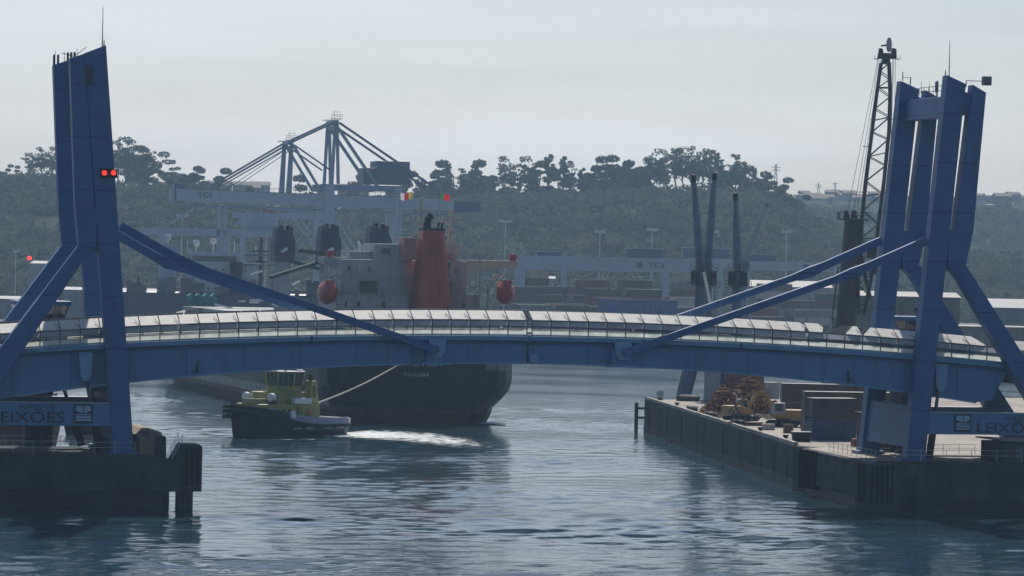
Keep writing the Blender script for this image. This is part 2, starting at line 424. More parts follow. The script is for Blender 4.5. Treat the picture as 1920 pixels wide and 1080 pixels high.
def tree_at(kind, px, top, Y, w=1.0, label='', group='eucalyptus trees along the ridge', grp=True, wid=1.0):
    key = (kind, int(px) % 2)
    if key not in KINDS: KINDS[key] = make_tree(kind, hash(kind) % 7 + int(px) % 2 + len(KINDS))
    src = KINDS[key]
    o = src if key not in used else copy_tree(src)
    used.add(key)
    zt = at(px, top, Y); zb = float(hz(np.array(zt.x), np.array(Y)))
    hh = {'tall': 21.5, 'round': 16.8, 'thin': 18, 'bush': 9.6, 'spread': 20.6}[kind]
    s_ = max(4.0, zt.z - zb) / hh
    o.location = (zt.x, Y, zb); o.scale = (s_ * wid, s_ * wid, s_); o.rotation_euler = (0, 0, px * .7)
    o['label'] = label; o['group'] = group
random.seed(3)
KL = {'tall': 'tall eucalyptus with high clumped crown on the wooded ridge behind the port',
      'round': 'dense round topped tree on the wooded ridge behind the port',
      'thin': 'thin sparse eucalyptus with bare trunk on the wooded ridge behind the port',
      'bush': 'low bushy tree rising from the wooded ridge behind the port',
      'spread': 'tall umbrella crowned eucalyptus on the wooded ridge behind the port'}
TL = [('bush', 18, 316), ('bush', 42, 318), ('tall', 58, 288), ('spread', 78, 279), ('tall', 98, 277), ('round', 122, 300), ('round', 150, 305),
      ('round', 262, 285), ('bush', 276, 318), ('bush', 300, 330), ('round', 328, 320), ('bush', 345, 325), ('bush', 368, 324), ('bush', 392, 328), ('bush', 430, 330),
      ('thin', 838, 300), ('bush', 850, 318), ('tall', 868, 318), ('thin', 890, 308), ('bush', 905, 325), ('bush', 922, 318), ('tall', 948, 296), ('tall', 962, 312), ('thin', 975, 318),
      ('tall', 992, 296), ('thin', 1002, 308), ('bush', 1014, 318), ('thin', 1030, 288), ('bush', 1046, 328), ('thin', 1058, 292), ('tall', 1072, 308), ('thin', 1092, 314), ('bush', 1115, 325),
      ('bush', 1122, 310), ('bush', 1140, 308), ('bush', 1160, 315), ('bush', 1175, 308), ('bush', 1192, 318), ('bush', 1205, 310), ('tall', 1215, 292), ('spread', 1230, 283), ('tall', 1245, 298),
      ('tall', 1268, 280), ('tall', 1280, 284), ('spread', 1296, 278), ('tall', 1310, 288), ('tall', 1320, 282), ('thin', 1340, 280), ('tall', 1332, 296), ('thin', 1355, 300), ('bush', 1365, 316), ('tall', 1380, 292), ('thin', 1395, 305),
      ('bush', 1390, 322), ('bush', 1408, 326), ('thin', 1412, 310), ('bush', 1425, 332), ('bush', 1440, 338), ('bush', 1452, 336), ('bush', 1472, 346), ('bush', 780, 336), ('bush', 800, 338), ('bush', 815, 334), ('bush', 738, 340), ('bush', 690, 342), ('bush', 580, 345)]
for kd, px, tp in TL:
    tree_at(kd, px, tp, 1885 + (px * 13 % 37), label=KL[kd])
for i, (px, tp, wd) in enumerate([(222, 268, .8), (240, 262, 1.25)]):
    tree_at('spread', px, tp, 1880, wid=wd, label=['tall dark eucalyptus half hidden behind the left pylon', 'largest dark eucalyptus on the ridge just right of the left pylon'][i])
tree_at('round', 252, 300, 1876, wid=1.5, label='broad dark tree below the largest eucalyptus, right of the left pylon')

# ================================================================ the bridge (frame: u along, w away from the viewer, z up)
CU = 45.6                                              # mid-span
def zd(t): return 18.78 - .00072 * t * t
def zb_(t): return 15.75 - .00135 * t * t
def t2u(s, t): return CU + s * t                       # s = -1 left half, +1 right half

def mast(mb, u, w, z, h, r=.07): mb.tube((u, w, z), (u, w, z + h), r, r * .4, 5)

def make_pylon(s):
    side = 'left' if s < 0 else 'right'
    T_ = thing('bridge_pylon', {-1: 'blue steel pylon carrying two red lamps, standing on the left pier',
                                1: 'blue steel pylon with open slots between its columns, on the right pier'}[s],
               'bridge pylon', 'bridge', (t2u(s, 46), 8, 5.4))
    U = lambda t: t2u(s, t)
    def P2(poly, w0, w1, name):
        MB().prism([(U(t), w0, z) for t, z in poly], (0, w1 - w0, 0)).build(name, BLUE, T_, bevel=.05)
    for k, (w0, w1) in enumerate(((0, 1.55), (14.9, 16.45))):
        zf = 5.3 if k == 0 else 5.3
        P2([(43.5, zf), (45.75, zf), (49.65, 47.95), (47.4, 48.87)], w0, w1, 'column')
        ge = .6 if s > 0 else .08
        P2([(48.15 + ge, 31.5), (48.0, 31.5), (48.0, 27.3)] + ([(50.15, 27.6), (50.95, 31.5), (52.1, 47.05)] if s > 0 else [(49.85, 27.6), (50.3, 31.5), (51.2, 47.35)]) + [(50.5 if s > 0 else 49.68, 47.9)], w0, w1, 'column')
        P2([(48.0, 27.25), (49.2, 26.2), (62.0, 6.2), (65.4, 6.2), (50.15 if s > 0 else 49.9, 27.55)], w0 + .01, w1 - .01, 'strut')
        P2([(46.9, 26.9), (48.6, 26.9), (48.7, 31.6), (47.6, 31.6)], w0 + .35, w1 - .35, 'web_plate')
        P2([(48.6, 44.9), (50.3, 44.9), (50.3, 46.9), (48.8, 47.3)], w0 + .25, w1 - .25, 'web_plate')
        P2([(61.5, 5.2), (66.2, 5.2), (66.2, 7.0), (61.5, 7.0)], w0 - .2, w1 + .2, 'foot')
        # base shoe
        P2([(43.0, 5.2), (46.3, 5.2), (46.3, 5.75), (43.0, 5.75)], w0 - .3, w1 + .3, 'base_plate')
    # top cross beams between the two frames
    P2([(47.75, 44.2), (49.3, 44.2), (49.5, 46.6), (47.95, 46.6)], 1.56, 14.89, 'cross_beam')
    if s > 0: P2([(50.2, 44.6), (51.5, 44.6), (51.65, 46.5), (50.35, 46.5)], 1.56, 14.89, 'cross_beam')
    P2([(44.0, 6.9), (45.7, 6.9), (46.1, 11.6), (44.4, 11.6)], 1.56, 14.89, 'cross_beam')
    # the sign beam and its rear twin
    for k, w0 in enumerate((.15, 15.05)):
        x0, x1 = sorted((U(45.3), U(61)))
        bmm = MB().box(x0, x1, w0, w0 + 1.2, 8.45, 10.85).build('sign_beam', GBLUE, T_, bevel=.04)
        if k == 0:
            ew = .12
            eu = U(50.2) if s > 0 else U(49.0)
            e = MB().box(eu - 1.0, eu + 1.0, ew - .1, ew, 8.75, 10.75).build('emblem', SIGN_D, T_)
            mk = MB()
            for a, b2, c2, d2 in ((-.8, .8, 9.0, 9.2), (-.8, .8, 9.3, 9.5), (-.8, .8, 9.6, 9.72)): mk.box(eu + a, eu + b2, ew - .16, ew - .1, c2, d2)
            for q in (-1, 1):
                mk.prism([(eu + q*.06, ew-.16, 9.86), (eu + q*.42, ew-.16, 9.86), (eu + q*.42, ew-.16, 10.02), (eu + q*.72, ew-.16, 10.02), (eu + q*.8, ew-.16, 10.2),
                          (eu + q*.8, ew-.16, 10.42), (eu + q*.66, ew-.16, 10.58), (eu + q*.06, ew-.16, 10.58)], (0, .06, 0))
            mk.build('emblem_mark', EMBL, e)
            if s < 0:
                tx = text('LEIXÕES', 1.62, SIGN_D, bmm, (U(50.75) - .15, w0 - .02, 9.28), (pi/2, 0, 0), align='RIGHT', sx=1.32)
                text('PORTO DE', .52, SIGN_D, bmm, (U(52.0), w0 - .02, 10.42), (pi/2, 0, 0), align='RIGHT', sx=1.5)
            else:
                text('LEIXÕES', 1.62, SIGN_D, bmm, (U(51.8), w0 - .02, 9.18), (pi/2, 0, 0), align='LEFT', sx=1.32)
                text('PORTO DE', .52, SIGN_D, bmm, (U(55.2), w0 - .02, 10.3), (pi/2, 0, 0), align='LEFT', sx=1.5)
        MB().box(x0 + .2, x1 - .2, w0 - .08, w0 + 1.28, 10.86, 10.95).build('walkway', GALV, T_)
    # mast antennas and rails at the head
    mb = MB()
    mast(mb, U(47.75), .4, 48.6, 4.4 if s < 0 else 4.2); mast(mb, U(47.5), .9, 48.6, .9, .1)
    mb.build('whip_antenna', STEEL, T_)
    mb = MB()
    w_ = 13 if s > 0 else 2
    for q, (tt, zz) in enumerate(((51.0, 47.4), (50.0, 47.9), (48.6, 48.3))):
        mast(mb, U(tt), 15.2, zz - .3, 1.9 if q < 1 else 1.3, .05)
    for w0 in (3.0, 14.0):
        mb.bar((U(47.9), w0, 46.7), (U(47.9), w0, 47.9), .06)
    for z in (47.3, 47.85):
        mb.bar((U(48.0), 1.6, z), (U(48.0), 14.8, z), .06)
    for w0 in np.linspace(3, 13.5, 8): mb.bar((U(48.0), w0, 46.6), (U(48.0), w0, 47.85), .05)
    mb.build('railing', STEEL, T_)
    for (tt, w0) in ((49.6, 9.2), (49.9, 9.7), (50.2, 10.2), (50.7, 15.0), (51.1, 15.3)) if s < 0 else ((48.7, 6.6), (49.0, 7.4), (49.2, 8.2), (49.4, 5.8)):
        mb = MB(); mast(mb, U(tt), w0, 46.5, 2.1, .05); mb.box(U(tt) - .12, U(tt) + .12, w0 - .1, w0 + .1, 47.3, 48.5).build('cell_antenna', STEEL, T_)
    if s > 0:
        mb = MB(); mb.bar((U(49.9), .6, 47.6), (U(49.9), .6, 48.4), .08).bar((U(49.9), .6, 48.35), (U(52.4), .6, 48.35), .08); mb.box(U(51.9), U(52.8), .2, 1.0, 47.9, 48.9)
        mb.build('floodlight', STEEL, T_)
        MB().bar((U(47.6), 15, 48.9), (U(47.6), 15, 49.9), .09).bar((U(47.6), 15, 49.3), (U(48.7), 15, 49.3), .06).bar((U(48.6), 15, 48.5), (U(48.6), 15, 49.3), .06).build('bracket', STEEL, T_)
    else:
        MB().bar((U(50.9), .7, 47.4), (U(49.4), .7, 48.6), .07).bar((U(50.8), .7, 47.6), (U(52.0), .7, 47.9), .07).build('bracket', STEEL, T_)
        MB().box(U(49.55), U(48.75), -.03, .12, 44.6, 46.6).build('hatch', SIGN_D, T_)
    return T_
make_pylon(-1); make_pylon(1)

# red lamps on the left pylon
for i, (px, py) in enumerate(((196, 324), (213, 324))):
    u, z = brp(px, py, -.35)
    t_ = thing('signal_lamp', ['left one of two lit red signal lamps high on the left pylon', 'right one of two lit red signal lamps high on the left pylon'][i], 'signal lamp', 'bridge', (u, -.3, z - .5), group='red signal lamps on the left pylon')
    MB().box(u - .42, u + .42, -.3, .0, z - .55, z + .45).build('housing', BLACK, t_, bevel=.03)
    mb = MB(); mb.tube((u, -.3, z), (u, -.42, z), .24, .22, 16); mb.build('lens', LAMP_R, t_)
    MB().prism([(u - .36, -.3, z + .34), (u + .36, -.3, z + .34), (u + .36, -.75, z + .3), (u - .36, -.75, z + .3)], (0, 0, .04)).build('hood', BLACK, t_)

def make_leaf(s):
    L = thing('bridge_leaf', {-1: 'left half of the blue bascule bridge, from the left pylon to mid-span', 1: 'right half of the blue bascule bridge, from mid-span to the right pylon'}[s],
              'bridge span', 'bridge', (t2u(s, 44), 8, 15))
    U = lambda t: t2u(s, t)
    tend = 60.0 if s < 0 else 56.4
    ts = np.linspace(.12, tend, 30)
    # girder box, one closed loft along the leaf
    rings = []
    for t in ts:
        zt, zl = zd(t) - .8, zb_(t)
        if s > 0 and t > 54.2: zl = zb_(54.2) + (t - 54.2) * 1.75
        rings.append([(U(t), 2.3, zt), (U(t), 14.1, zt), (U(t), 14.1, zl), (U(t), 2.3, zl)])
    MB().loft(rings).build('girder', GBLUE, L, smooth=False)
    rings = [[(U(t), 1.6, zd(t) - .08), (U(t), 14.8, zd(t) - .08), (U(t), 14.8, zd(t) - .55), (U(t), 14.2, zd(t) - .79), (U(t), 2.2, zd(t) - .79), (U(t), 1.6, zd(t) - .55)] for t in ts]
    MB().loft(rings).build('deck', EDGE, L)
    rings = [[(U(t), 2.6, zd(t)), (U(t), 13.8, zd(t)), (U(t), 13.8, zd(t) - .07), (U(t), 2.6, zd(t) - .07)] for t in ts]
    MB().loft(rings).build('road_surface', DECKM, L)
    # lip above and flange along the bottom
    rings = [[(U(t), 1.52, zd(t) + .08), (U(t), 1.75, zd(t) + .08), (U(t), 1.75, zd(t) - .06), (U(t), 1.52, zd(t) - .06)] for t in ts]
    MB().loft(rings).build('edge_strip', LBLUE, L)
    t3 = ts if s < 0 else ts[ts < 54.2]
    rings = [[(U(t), 2.0, zb_(t) + .02), (U(t), 2.35, zb_(t) + .02), (U(t), 2.35, zb_(t) - .13), (U(t), 2.0, zb_(t) - .13)] for t in t3]
    MB().loft(rings).build('flange', LBLUE, L)
    rings = [[(U(t), 2.12, zd(t) - .86), (U(t), 2.32, zd(t) - .86), (U(t), 2.32, zd(t) - 1.0), (U(t), 2.12, zd(t) - 1.0)] for t in ts]
    MB().loft(rings).build('flange', BLUE, L)
    # posts, canopy, screens on both sides
    step = 2.13; k = 0
    gap = (33.2, 38.2) if s > 0 else (99, 99)
    for side, wf, wb in ((0, 1.68, 3.6), (1, 14.7, 12.8)):
        dirw = 1 if side == 0 else -1
        npst = int(tend / step)
        for k in range(npst + 1):
            t = k * step + .3; z = zd(t)
            if t > tend - .2: break
            pm_ = MB(); pm_.bar((U(t), wf, z - .5), (U(t), wf, z + 1.72), .09, .12)
            if t < tend - 2.5 and not (gap[0] < t < gap[1]):
                pm_.bar((U(t), wf - .03 * dirw, z + 1.78), (U(t - .5 if s > 0 else t + .5), wf + .95 * dirw, z + 2.34), .045, .05)
            pm_.build('post', STEEL, L)
            t1 = min(t + step, tend)
            if t1 - t < .5: continue
            z1 = zd(t1); e = .06
            a, b2 = t + e, t1 - e; za, zb2 = zd(a), zd(b2)
            if t1 < tend - 1.6 or s > 0 and t1 < tend - 2.0:
                lo = [(a, 0), (b2, 0)]; hi = [(b2, 1), (a, 1)]
                if gap[0] < a and b2 < gap[1]: quad = None
                elif s > 0 and abs(b2 - gap[0]) < step: quad = [(a, 0), (b2 - .5, 0), (b2, .6), (b2 - .4, 1), (a, 1)]
                elif s > 0 and abs(a - gap[1]) < step * .98: quad = [(a, 0), (b2, 0), (b2, 1), (a + 1.5, 1)]
                else: quad = [(a, 0), (b2, 0), (b2, 1), (a, 1)]
                if s > 0 and t1 + step >= tend - 2.0: quad = [(a, 0), (b2, 0), (b2 - .2, .3), (b2 - 1.2, 1), (a, 1)]
                if quad:
                    pl = [(U(tt), wf + (wb - wf) * hh, zd(tt) + 1.68 + .93 * hh) for tt, hh in quad]
                    MB().prism(pl, (0, -.02 * dirw, .05)).build('canopy_panel', CANOPY, L)
            MB().prism([(U(a), wf + .04*dirw, za + .12), (U(b2), wf + .04*dirw, zb2 + .12), (U(b2), wf + .04*dirw, zb2 + .62), (U(a), wf + .04*dirw, za + .62)], (0, .02, 0)).build('lower_panel', FROST2, L)
            MB().prism([(U(a), wf + .04*dirw, za + 1.02), (U(b2), wf + .04*dirw, zb2 + 1.02), (U(b2), wf + .04*dirw, zb2 + 1.56), (U(a), wf + .04*dirw, za + 1.56)], (0, .02, 0)).build('screen_panel', FROST, L) if side == 0 else None
        rl = MB()
        tt = np.linspace(.2, tend - .3, 25)
        for h_, wd in ((.06, .07), (.66, .06), (.78, .09), (.98, .07), (1.62, .1)):
            for i in range(len(tt) - 1): rl.bar((U(tt[i]), wf - .06*dirw, zd(tt[i]) + h_), (U(tt[i+1]), wf - .06*dirw, zd(tt[i+1]) + h_), wd)
        rl.build('handrail', STEEL, L)
    # bearing lugs for the stays, then the stays
    for wc in (.78, 15.7):
        tl = 10.5; zc = 17.1; wi = 2.3 if wc < 5 else 14.1; sg = 1 if wc < 5 else -1
        lug = MB().prism([(U(tl - 1.0), wc, zd(tl) - .45), (U(tl + 1.0), wc, zd(tl) - .45), (U(tl + .8), wc, zc - .3), (U(tl + .45), wc, zc - .85), (U(tl - .45), wc, zc - .85), (U(tl - .8), wc, zc - .3)], (0, .35 * sg, 0)).build('lug', LBLUE, L, bevel=.04)
        MB().tube((U(tl), wc - .12 * sg, zc - .1), (U(tl), wc + .6 * sg, zc - .1), .2, .2, 14).build('pin', STEEL, lug)
        MB().box(*sorted((U(tl - 1.6), U(tl + 1.6))), *sorted((wc, wi)), 15.45, 15.68).build('bracket', LBLUE, L, bevel=.03)
        MB().box(*sorted((U(tl - 1.1), U(tl + 1.1))), *sorted((wc + .5 * sg, wi)), 15.69, 17.4).build('bracket', GBLUE, L)
        kn = (38.2, 25.85) if s < 0 else (36.9, 26.35)
        up0 = (45.4, 29.75) if s < 0 else (45.6, 30.2)
        a0, k0, e0 = (U(up0[0]), wc, up0[1]), (U(kn[0]), wc, kn[1]), (U(tl), wc, zc - .1)
        st = MB()
        def taper(p, q, h0, h1, wd):
            p, q = Vector(p), Vector(q); d = (q - p).normalized(); nrm = Vector((-d.z, 0, d.x)); wv = Vector((0, wd / 2, 0))
            st.loft([[p + nrm*h0/2 - wv, p + nrm*h0/2 + wv, p - nrm*h0/2 + wv, p - nrm*h0/2 - wv], [q + nrm*h1/2 - wv, q + nrm*h1/2 + wv, q - nrm*h1/2 + wv, q - nrm*h1/2 - wv]])
        def mixp(p, q, f_): return tuple(p[i] + (q[i] - p[i]) * f_ for i in range(3))
        taper(a0, mixp(a0, k0, .8), .92, .92, .6); taper(mixp(a0, k0, .8), k0, .92, 1.2, .7)
        taper(k0, mixp(k0, e0, .07), 1.2, .82, .68); taper(mixp(k0, e0, .07), mixp(k0, e0, .93), .80, .80, .6); taper(mixp(k0, e0, .93), e0, .8, .95, .5)
        sy = st.build('stay', BLUE, L, bevel=.03)
        MB().tube((k0[0], wc - .42, k0[2]), (k0[0], wc + .42, k0[2]), .42, .42, 14).build('knuckle', BLUE, sy)
    # tail lug over the cylinders
    tl = 48.7 if s < 0 else 47.9
    MB().prism([(U(tl - .75), 1.0, zd(tl) - .85), (U(tl + .75), 1.0, zd(tl) - .85), (U(tl + .6), 1.0, zd(tl) - 3.3), (U(tl + .25), 1.0, zd(tl) - 3.9), (U(tl - .25), 1.0, zd(tl) - 3.9), (U(tl - .6), 1.0, zd(tl) - 3.3)], (0, 1.25, 0)).build('lug', LBLUE, L, bevel=.05)
    # small fittings
    q = 36.6 if s < 0 else 37.2
    MB().bar((U(q), 2.1, zb_(q) + .2), (U(q), 2.1, zb_(q) + 1.5), .16).bar((U(q + .5), 2.1, zb_(q) + .35), (U(q - .1), 2.1, zb_(q) + .75), .1).build('bracket', BLACK, L)
    MB().box(U(24.3) - .1, U(24.3) + .1, 1.46, 1.6, zd(24) - .75, zd(24) - .05).build('bracket', SIGN_D, L)
    if s > 0:
        MB().prism([(U(.2), 1.9, zb_(0) + .1), (U(1.1), 1.9, zb_(0) + .1), (U(1.1), 1.9, zb_(0) + 1.0), (U(.2), 1.9, zb_(0) + 1.0)], (0, .35, 0)).build('bracket', LBLUE, L)
    return L
make_leaf(-1); make_leaf(1)

# fixed approach spans beyond each leaf
for s in (-1, 1):
    a_, b_2 = (60.3, 90) if s < 0 else (56.7, 92)
    u0, u1 = sorted((t2u(s, a_), t2u(s, b_2)))
    T_ = thing('approach_span', {-1: 'fixed approach span beyond the left end of the blue bridge', 1: 'fixed approach span beyond the right end of the blue bridge'}[s], 'bridge span', 'bridge', (u0, 8, 12))
    z0 = zd(a_) - .03; z1 = z0 - 1.6
    zl, zr = (z1, z0) if s < 0 else (z0, z1)
    MB().prism([(u0, 1.7, zl), (u1, 1.7, zr), (u1, 1.7, zr - 2.2), (u0, 1.7, zl - 2.2)], (0, 13, 0)).build('deck', CONC, T_)
    MB().prism([(u0, 1.9, zl + .1), (u1, 1.9, zr + .1), (u1, 1.9, zr + .7), (u0, 1.9, zl + .7)], (0, .05, 0)).build('lower_panel', FROST2, T_)
    MB().prism([(u0, 1.7, zl + 1.6), (u1, 1.7, zr + 1.6), (u1, 3.4, zr + 2.6), (u0, 3.4, zl + 2.6)], (0, 0, .05)).build('canopy_panel', CANOPY, T_)
    mb = MB()
    for u in np.arange(u0 + .2, u1, 2.13):
        z = zl + (zr - zl) * (u - u0) / (u1 - u0); mb.bar((u, 1.75, z), (u, 1.75, z + 1.7), .09)
    mb.build('railing', STEEL, T_)
    for u in (u0 + 14, u0 + 28): MB().box(u - .8, u + .8, 3, 13, 4.5, min(zl, zr) - 2.3).build('pier', CONC, T_)

# ---------------------------------------------------------------- hydraulic cylinders
def cyl(s, tb, tt, w, label, zt):
    T_ = thing('hydraulic_cylinder', label, 'hydraulic cylinder', 'bridge', (t2u(s, tb), w, 5.5), group='lifting cylinders of the bridge')
    a, b2 = Vector((t2u(s, tb), w, 5.6)), Vector((t2u(s, tt), w, zt)); m_ = a + (b2 - a) * .52
    MB().tube(a, m_, .42, .42, 14).build('barrel', BLACK, T_)
    MB().tube(m_, m_ + (b2 - a) * .03, .5, .5, 14).build('collar', STEEL, T_)
    MB().tube(m_, b2, .2, .2, 10).build('piston_rod', STEEL, T_)
cyl(-1, 46.9, 48.7, 1.75, 'near black lifting cylinder under the left leaf beside the lettered beam', 14.0)
cyl(-1, 47.3, 49.9, 14.5, 'far black lifting cylinder under the left leaf beside the lettered beam', 13.4)
cyl(1, 46.9, 47.9, 1.75, 'near dark lifting cylinder below the right leaf, behind the lettered beam', 14.0)
cyl(1, 47.2, 48.6, 14.5, 'far dark lifting cylinder below the right leaf, behind the lettered beam', 13.4)

# ---------------------------------------------------------------- piers
def rail(mb, p, q, h=1.05, n=None, w=.05):
    p, q = Vector(p), Vector(q); n = n or max(2, int((q - p).length / 1.8))
    for i in range(n + 1):
        a = p + (q - p) * i / n; mb.bar(a, a + Vector((0, 0, h)), w)
    for z in (h * .55, h): mb.bar(p + Vector((0, 0, z)), q + Vector((0, 0, z)), w)
LP = thing('bridge_pier', 'dark concrete left pier with a stepped fender block at its end', 'pier', 'bridge', (-10, 8, 0))
MB().box(-26, 5.3, -2.5, 18.5, 1.7, 5.3).build('body', CONC, LP, bevel=.08)
MB().box(-26, 5.0, -2.0, 18.0, -2, 1.7).build('plinth', CONCW, LP)
MB().box(-26, 2.2, -2.3, -1.9, 5.31, 5.62).build('coping', CONC, LP)
MB().prism([(5.3, -2.9, 1.75), (8.95, -2.9, 1.75), (8.95, -2.9, 6.5), (8.7, -2.9, 6.75), (6.75, -2.9, 6.75), (5.65, -2.9, 4.75), (2.6, -2.9, 4.75), (2.6, -2.9, 1.75)], (0, 3.6, 0)).build('end_block', CONC, LP, bevel=.07)
mb = MB()
for u in (7.3, 7.9, 8.5): mb.box(u - .12, u + .12, -3.05, -2.9, 2.4, 6.2)
mb.build('fender', RUBBER, LP)
MB().tube((7.35, -1.2, -2), (7.35, -1.2, 1.8), .95, .95, 18).build('pile', CONCW, LP)
MB().tube((5.35, -.6, -2), (5.35, -.6, 1.8), .5, .5, 14).build('pile', CONCW, LP)
# sloping stair wing
mb = MB(); rail(mb, (5.75, -2.7, 4.75), (6.85, -2.7, 6.8), 1.0, 3); rail(mb, (5.75, .4, 4.75), (6.85, .4, 6.8), 1.0, 3)
mb.build('railing', GALV, LP)
# end wall running away from the viewer, with pale rounded head
MB().prism([(3.0, -2.2, 4.7), (5.25, -2.2, 4.7), (5.15, -2.2, 7.55), (4.4, -2.2, 7.55), (4.25, -2.2, 5.4), (3.0, -2.2, 5.4)], (0, 2.4, 0)).build('end_wall', CONC, LP, bevel=.1)
MB().prism([(2.7, .25, 5.3), (5.2, .25, 5.3), (5.05, .25, 7.9), (4.1, .25, 7.9), (3.4, .25, 7.2), (2.6, .25, 7.5)], (0, 16, 0)).build('end_wall', mat('tan_concrete', (.3, .25, .18), .9, var=.3, vs=.6), LP, bevel=.15)
mb = MB(); rail(mb, (3.2, -1.9, 5.4), (3.9, -1.9, 5.45), 1.3, 2); rail(mb, (3.3, .1, 5.6), (4.4, .1, 6.9), 1.1, 4); mb.build('railing', mat('rusty_rail', (.25, .15, .09), .7), LP)
mb = MB(); rail(mb, (-26, -2.1, 5.62), (1.9, -2.1, 5.62), 1.25, 13); mb.build('railing', GALV, LP)
mb = MB(); rail(mb, (-26, 17.6, 5.3), (2.4, 17.6, 5.3), 1.15, 14); mb.build('railing', GALV, LP)

RP = thing('bridge_pier', 'dark concrete right pier with grooved fender strips, below the right lettered beam', 'pier', 'bridge', (90, 8, 0))
MB().prism([(83.6, -4.2, 1.2), (104, -4.2, 1.2), (122, -4.2, 1.2), (122, 27, 1.2), (85.9, 27, 1.2)], (0, 0, 4.1)).build('body', CONC, RP, bevel=.08)
MB().prism([(84.0, -3.7, -2), (122, -3.7, -2), (122, 26.5, -2), (86.3, 26.5, -2)], (0, 0, 3.2)).build('plinth', CONCW, RP)
MB().box(82.7, 86.4, -5.2, -1.2, -1.0, 5.4).build('end_block', CONC, RP, bevel=.08)
MB().box(88.6, 91.8, -5.3, -4.22, -1.2, 4.3).build('end_block', CONC, RP, bevel=.06)
mb = MB()
for u in (83.2, 83.8, 84.4, 85.0, 85.6): mb.box(u - .1, u + .1, -5.34, -5.2, 1.0, 5.2)
for w0 in (-4.4, -3.5, -2.6): mb.box(82.56, 82.7, w0, w0 + .25, 1.0, 5.2)
mb.build('fender', RUBBER, RP)
mb = MB()
for k in range(6): mb.box(84.9 + k*.05, 85.6 + k*.05, 24.9 - k*1.0, 25.2 - k*1.0, .8, 5.3)
mb.build('fender', RUBBER, RP)
MB().box(84.2, 121, -3.9, -3.5, 5.31, 5.6).build('coping', CONC, RP)
mb = MB(); rail(mb, (86.5, -3.6, 5.6), (101.5, -3.6, 5.6), 1.25, 5); rail(mb, (86.2, 2, 5.3), (86.9, 20, 5.3), 1.15, 10); rail(mb, (92, 17, 5.3), (104, 17, 5.3), 1.15, 6)
mb.build('railing', GALV, RP)
MB().prism([(84.4, -3.4, 5.31), (121, -3.4, 5.31), (121, 26.4, 5.31), (86.4, 26.4, 5.31)], (0, 0, .05)).build('paving', PAVE, RP)

# control cabins: dark glass boxes, wider at the top, on the far side of the deck
def cabin(s, tc_, label):
    c = t2u(s, tc_); w0, w1 = 17.5, 22.5
    T_ = thing('control_cabin', label, 'control cabin', 'bridge', (c, 20, 5.3))
    zf, zt = 17.9, 20.9
    def ring(h, z): return [(c - h, w0 - (h - 2.0) * .6, z), (c + h, w0 - (h - 2.0) * .6, z), (c + h, w1 + (h - 2.0) * .4, z), (c - h, w1 + (h - 2.0) * .4, z)]
    MB().loft([ring(2.0, zf), ring(2.2, zf + .9)]).build('body', BLUE, T_)
    MB().loft([ring(2.2, zf + .9), ring(2.85, zt)]).build('window', GLASS, T_)
    mb = MB()
    for k in range(5):
        q = -1 + k * .5; mb.bar((c + 2.21*q, w0 - .17, zf + .9), (c + 2.87*q, w0 - .56, zt), .12)
    mb.build('frame', BLUE, T_)
    MB().box(c - 3.1, c + 3.1, w0 - .9, w1 + .7, zt, zt + .5).build('roof', BLUE, T_, bevel=.05)
    MB().box(c - 1.5, c + 1.5, w0 + .6, w1 - .6, 5.2, zf).build('shaft', CONC, T_)
    mb = MB(); mb.tube((c + .4, w0 + 1, zt + .5), (c + .4, w0 + 1, zt + 1.1), .12, .12, 8); mb.ball((c + .4, w0 + 1, zt + 1.4), .4); mb.bar((c - 1.6, w0 + 1, zt + .5), (c - 1.6, w0 + 1, zt + 2.2), .07); mb.build('antenna', STEEL, T_)
cabin(-1, 51.6, 'dark glass control cabin wider at the top, behind the left pylon struts')
cabin(1, 50.9, 'dark glass control cabin wider at the top, behind the right pylon')

# ================================================================ the bulk carrier (own frame: y forward from the stern, x to starboard)
SB = Vector((-14.2, 581, 0)); SA = radians(15)
FR['ship'] = (SB.x, SB.y, SA)
def shp(px, py, d):                                    # pixel -> (x, z) on the cross plane d metres ahead of the stern
    r = ray(px, py); n_ = (-sin(SA), cos(SA))
    k = (d + SB.x * n_[0] + SB.y * n_[1]) / (r[0] * n_[0] + r[1] * n_[1])
    P = to_frame('ship', (r[0] * k, r[1] * k, CAMZ + r[2] * k)); return P.x, P.z
SHULL = mat('ship_black_hull', (.008, .010, .015), .5, spec=.2, var=.35, vs=.25, dirt=(.022, .016, .016), ds=.3, streak=True)
BOOT = mat('antifouling_red', (.05, .012, .014), .6, var=.4, vs=.3, dirt=(.03, .02, .02), ds=.4, streak=True)
WORN_SHEEN = mat('worn_and_sheen_grey', (.23, .2, .2), .55, var=.3, vs=.5, dirt=(.08, .05, .045), ds=.5, streak=True)  # shared by the weathered strake and the painted quarter sheen
CREAM = mat('cream_paint', (.5, .43, .32), .5, var=.1, dirt=(.25, .16, .1), ds=.5, streak=True)
HOUSE = mat('house_grey_blue', (.36, .38, .38), .55, var=.12, dirt=(.2, .18, .17), ds=.4, streak=True)
PINK = mat('faded_pink_paint', (.42, .29, .28), .55, var=.15, dirt=(.3, .15, .12), ds=.4, streak=True)
ORANGE = mat('funnel_red', (.44, .08, .03), .5, var=.12, dirt=(.2, .03, .02), ds=.4, streak=True)
DGREY = mat('crane_grey', (.055, .075, .11), .6, var=.2)
DGREEN = mat('deck_green', (.04, .07, .06), .7, var=.2)
SH = thing('cargo_ship', 'large black hulled bulk carrier seen from astern, red funnel above and name on its stern', 'ship', 'ship', (0, 0, 0))
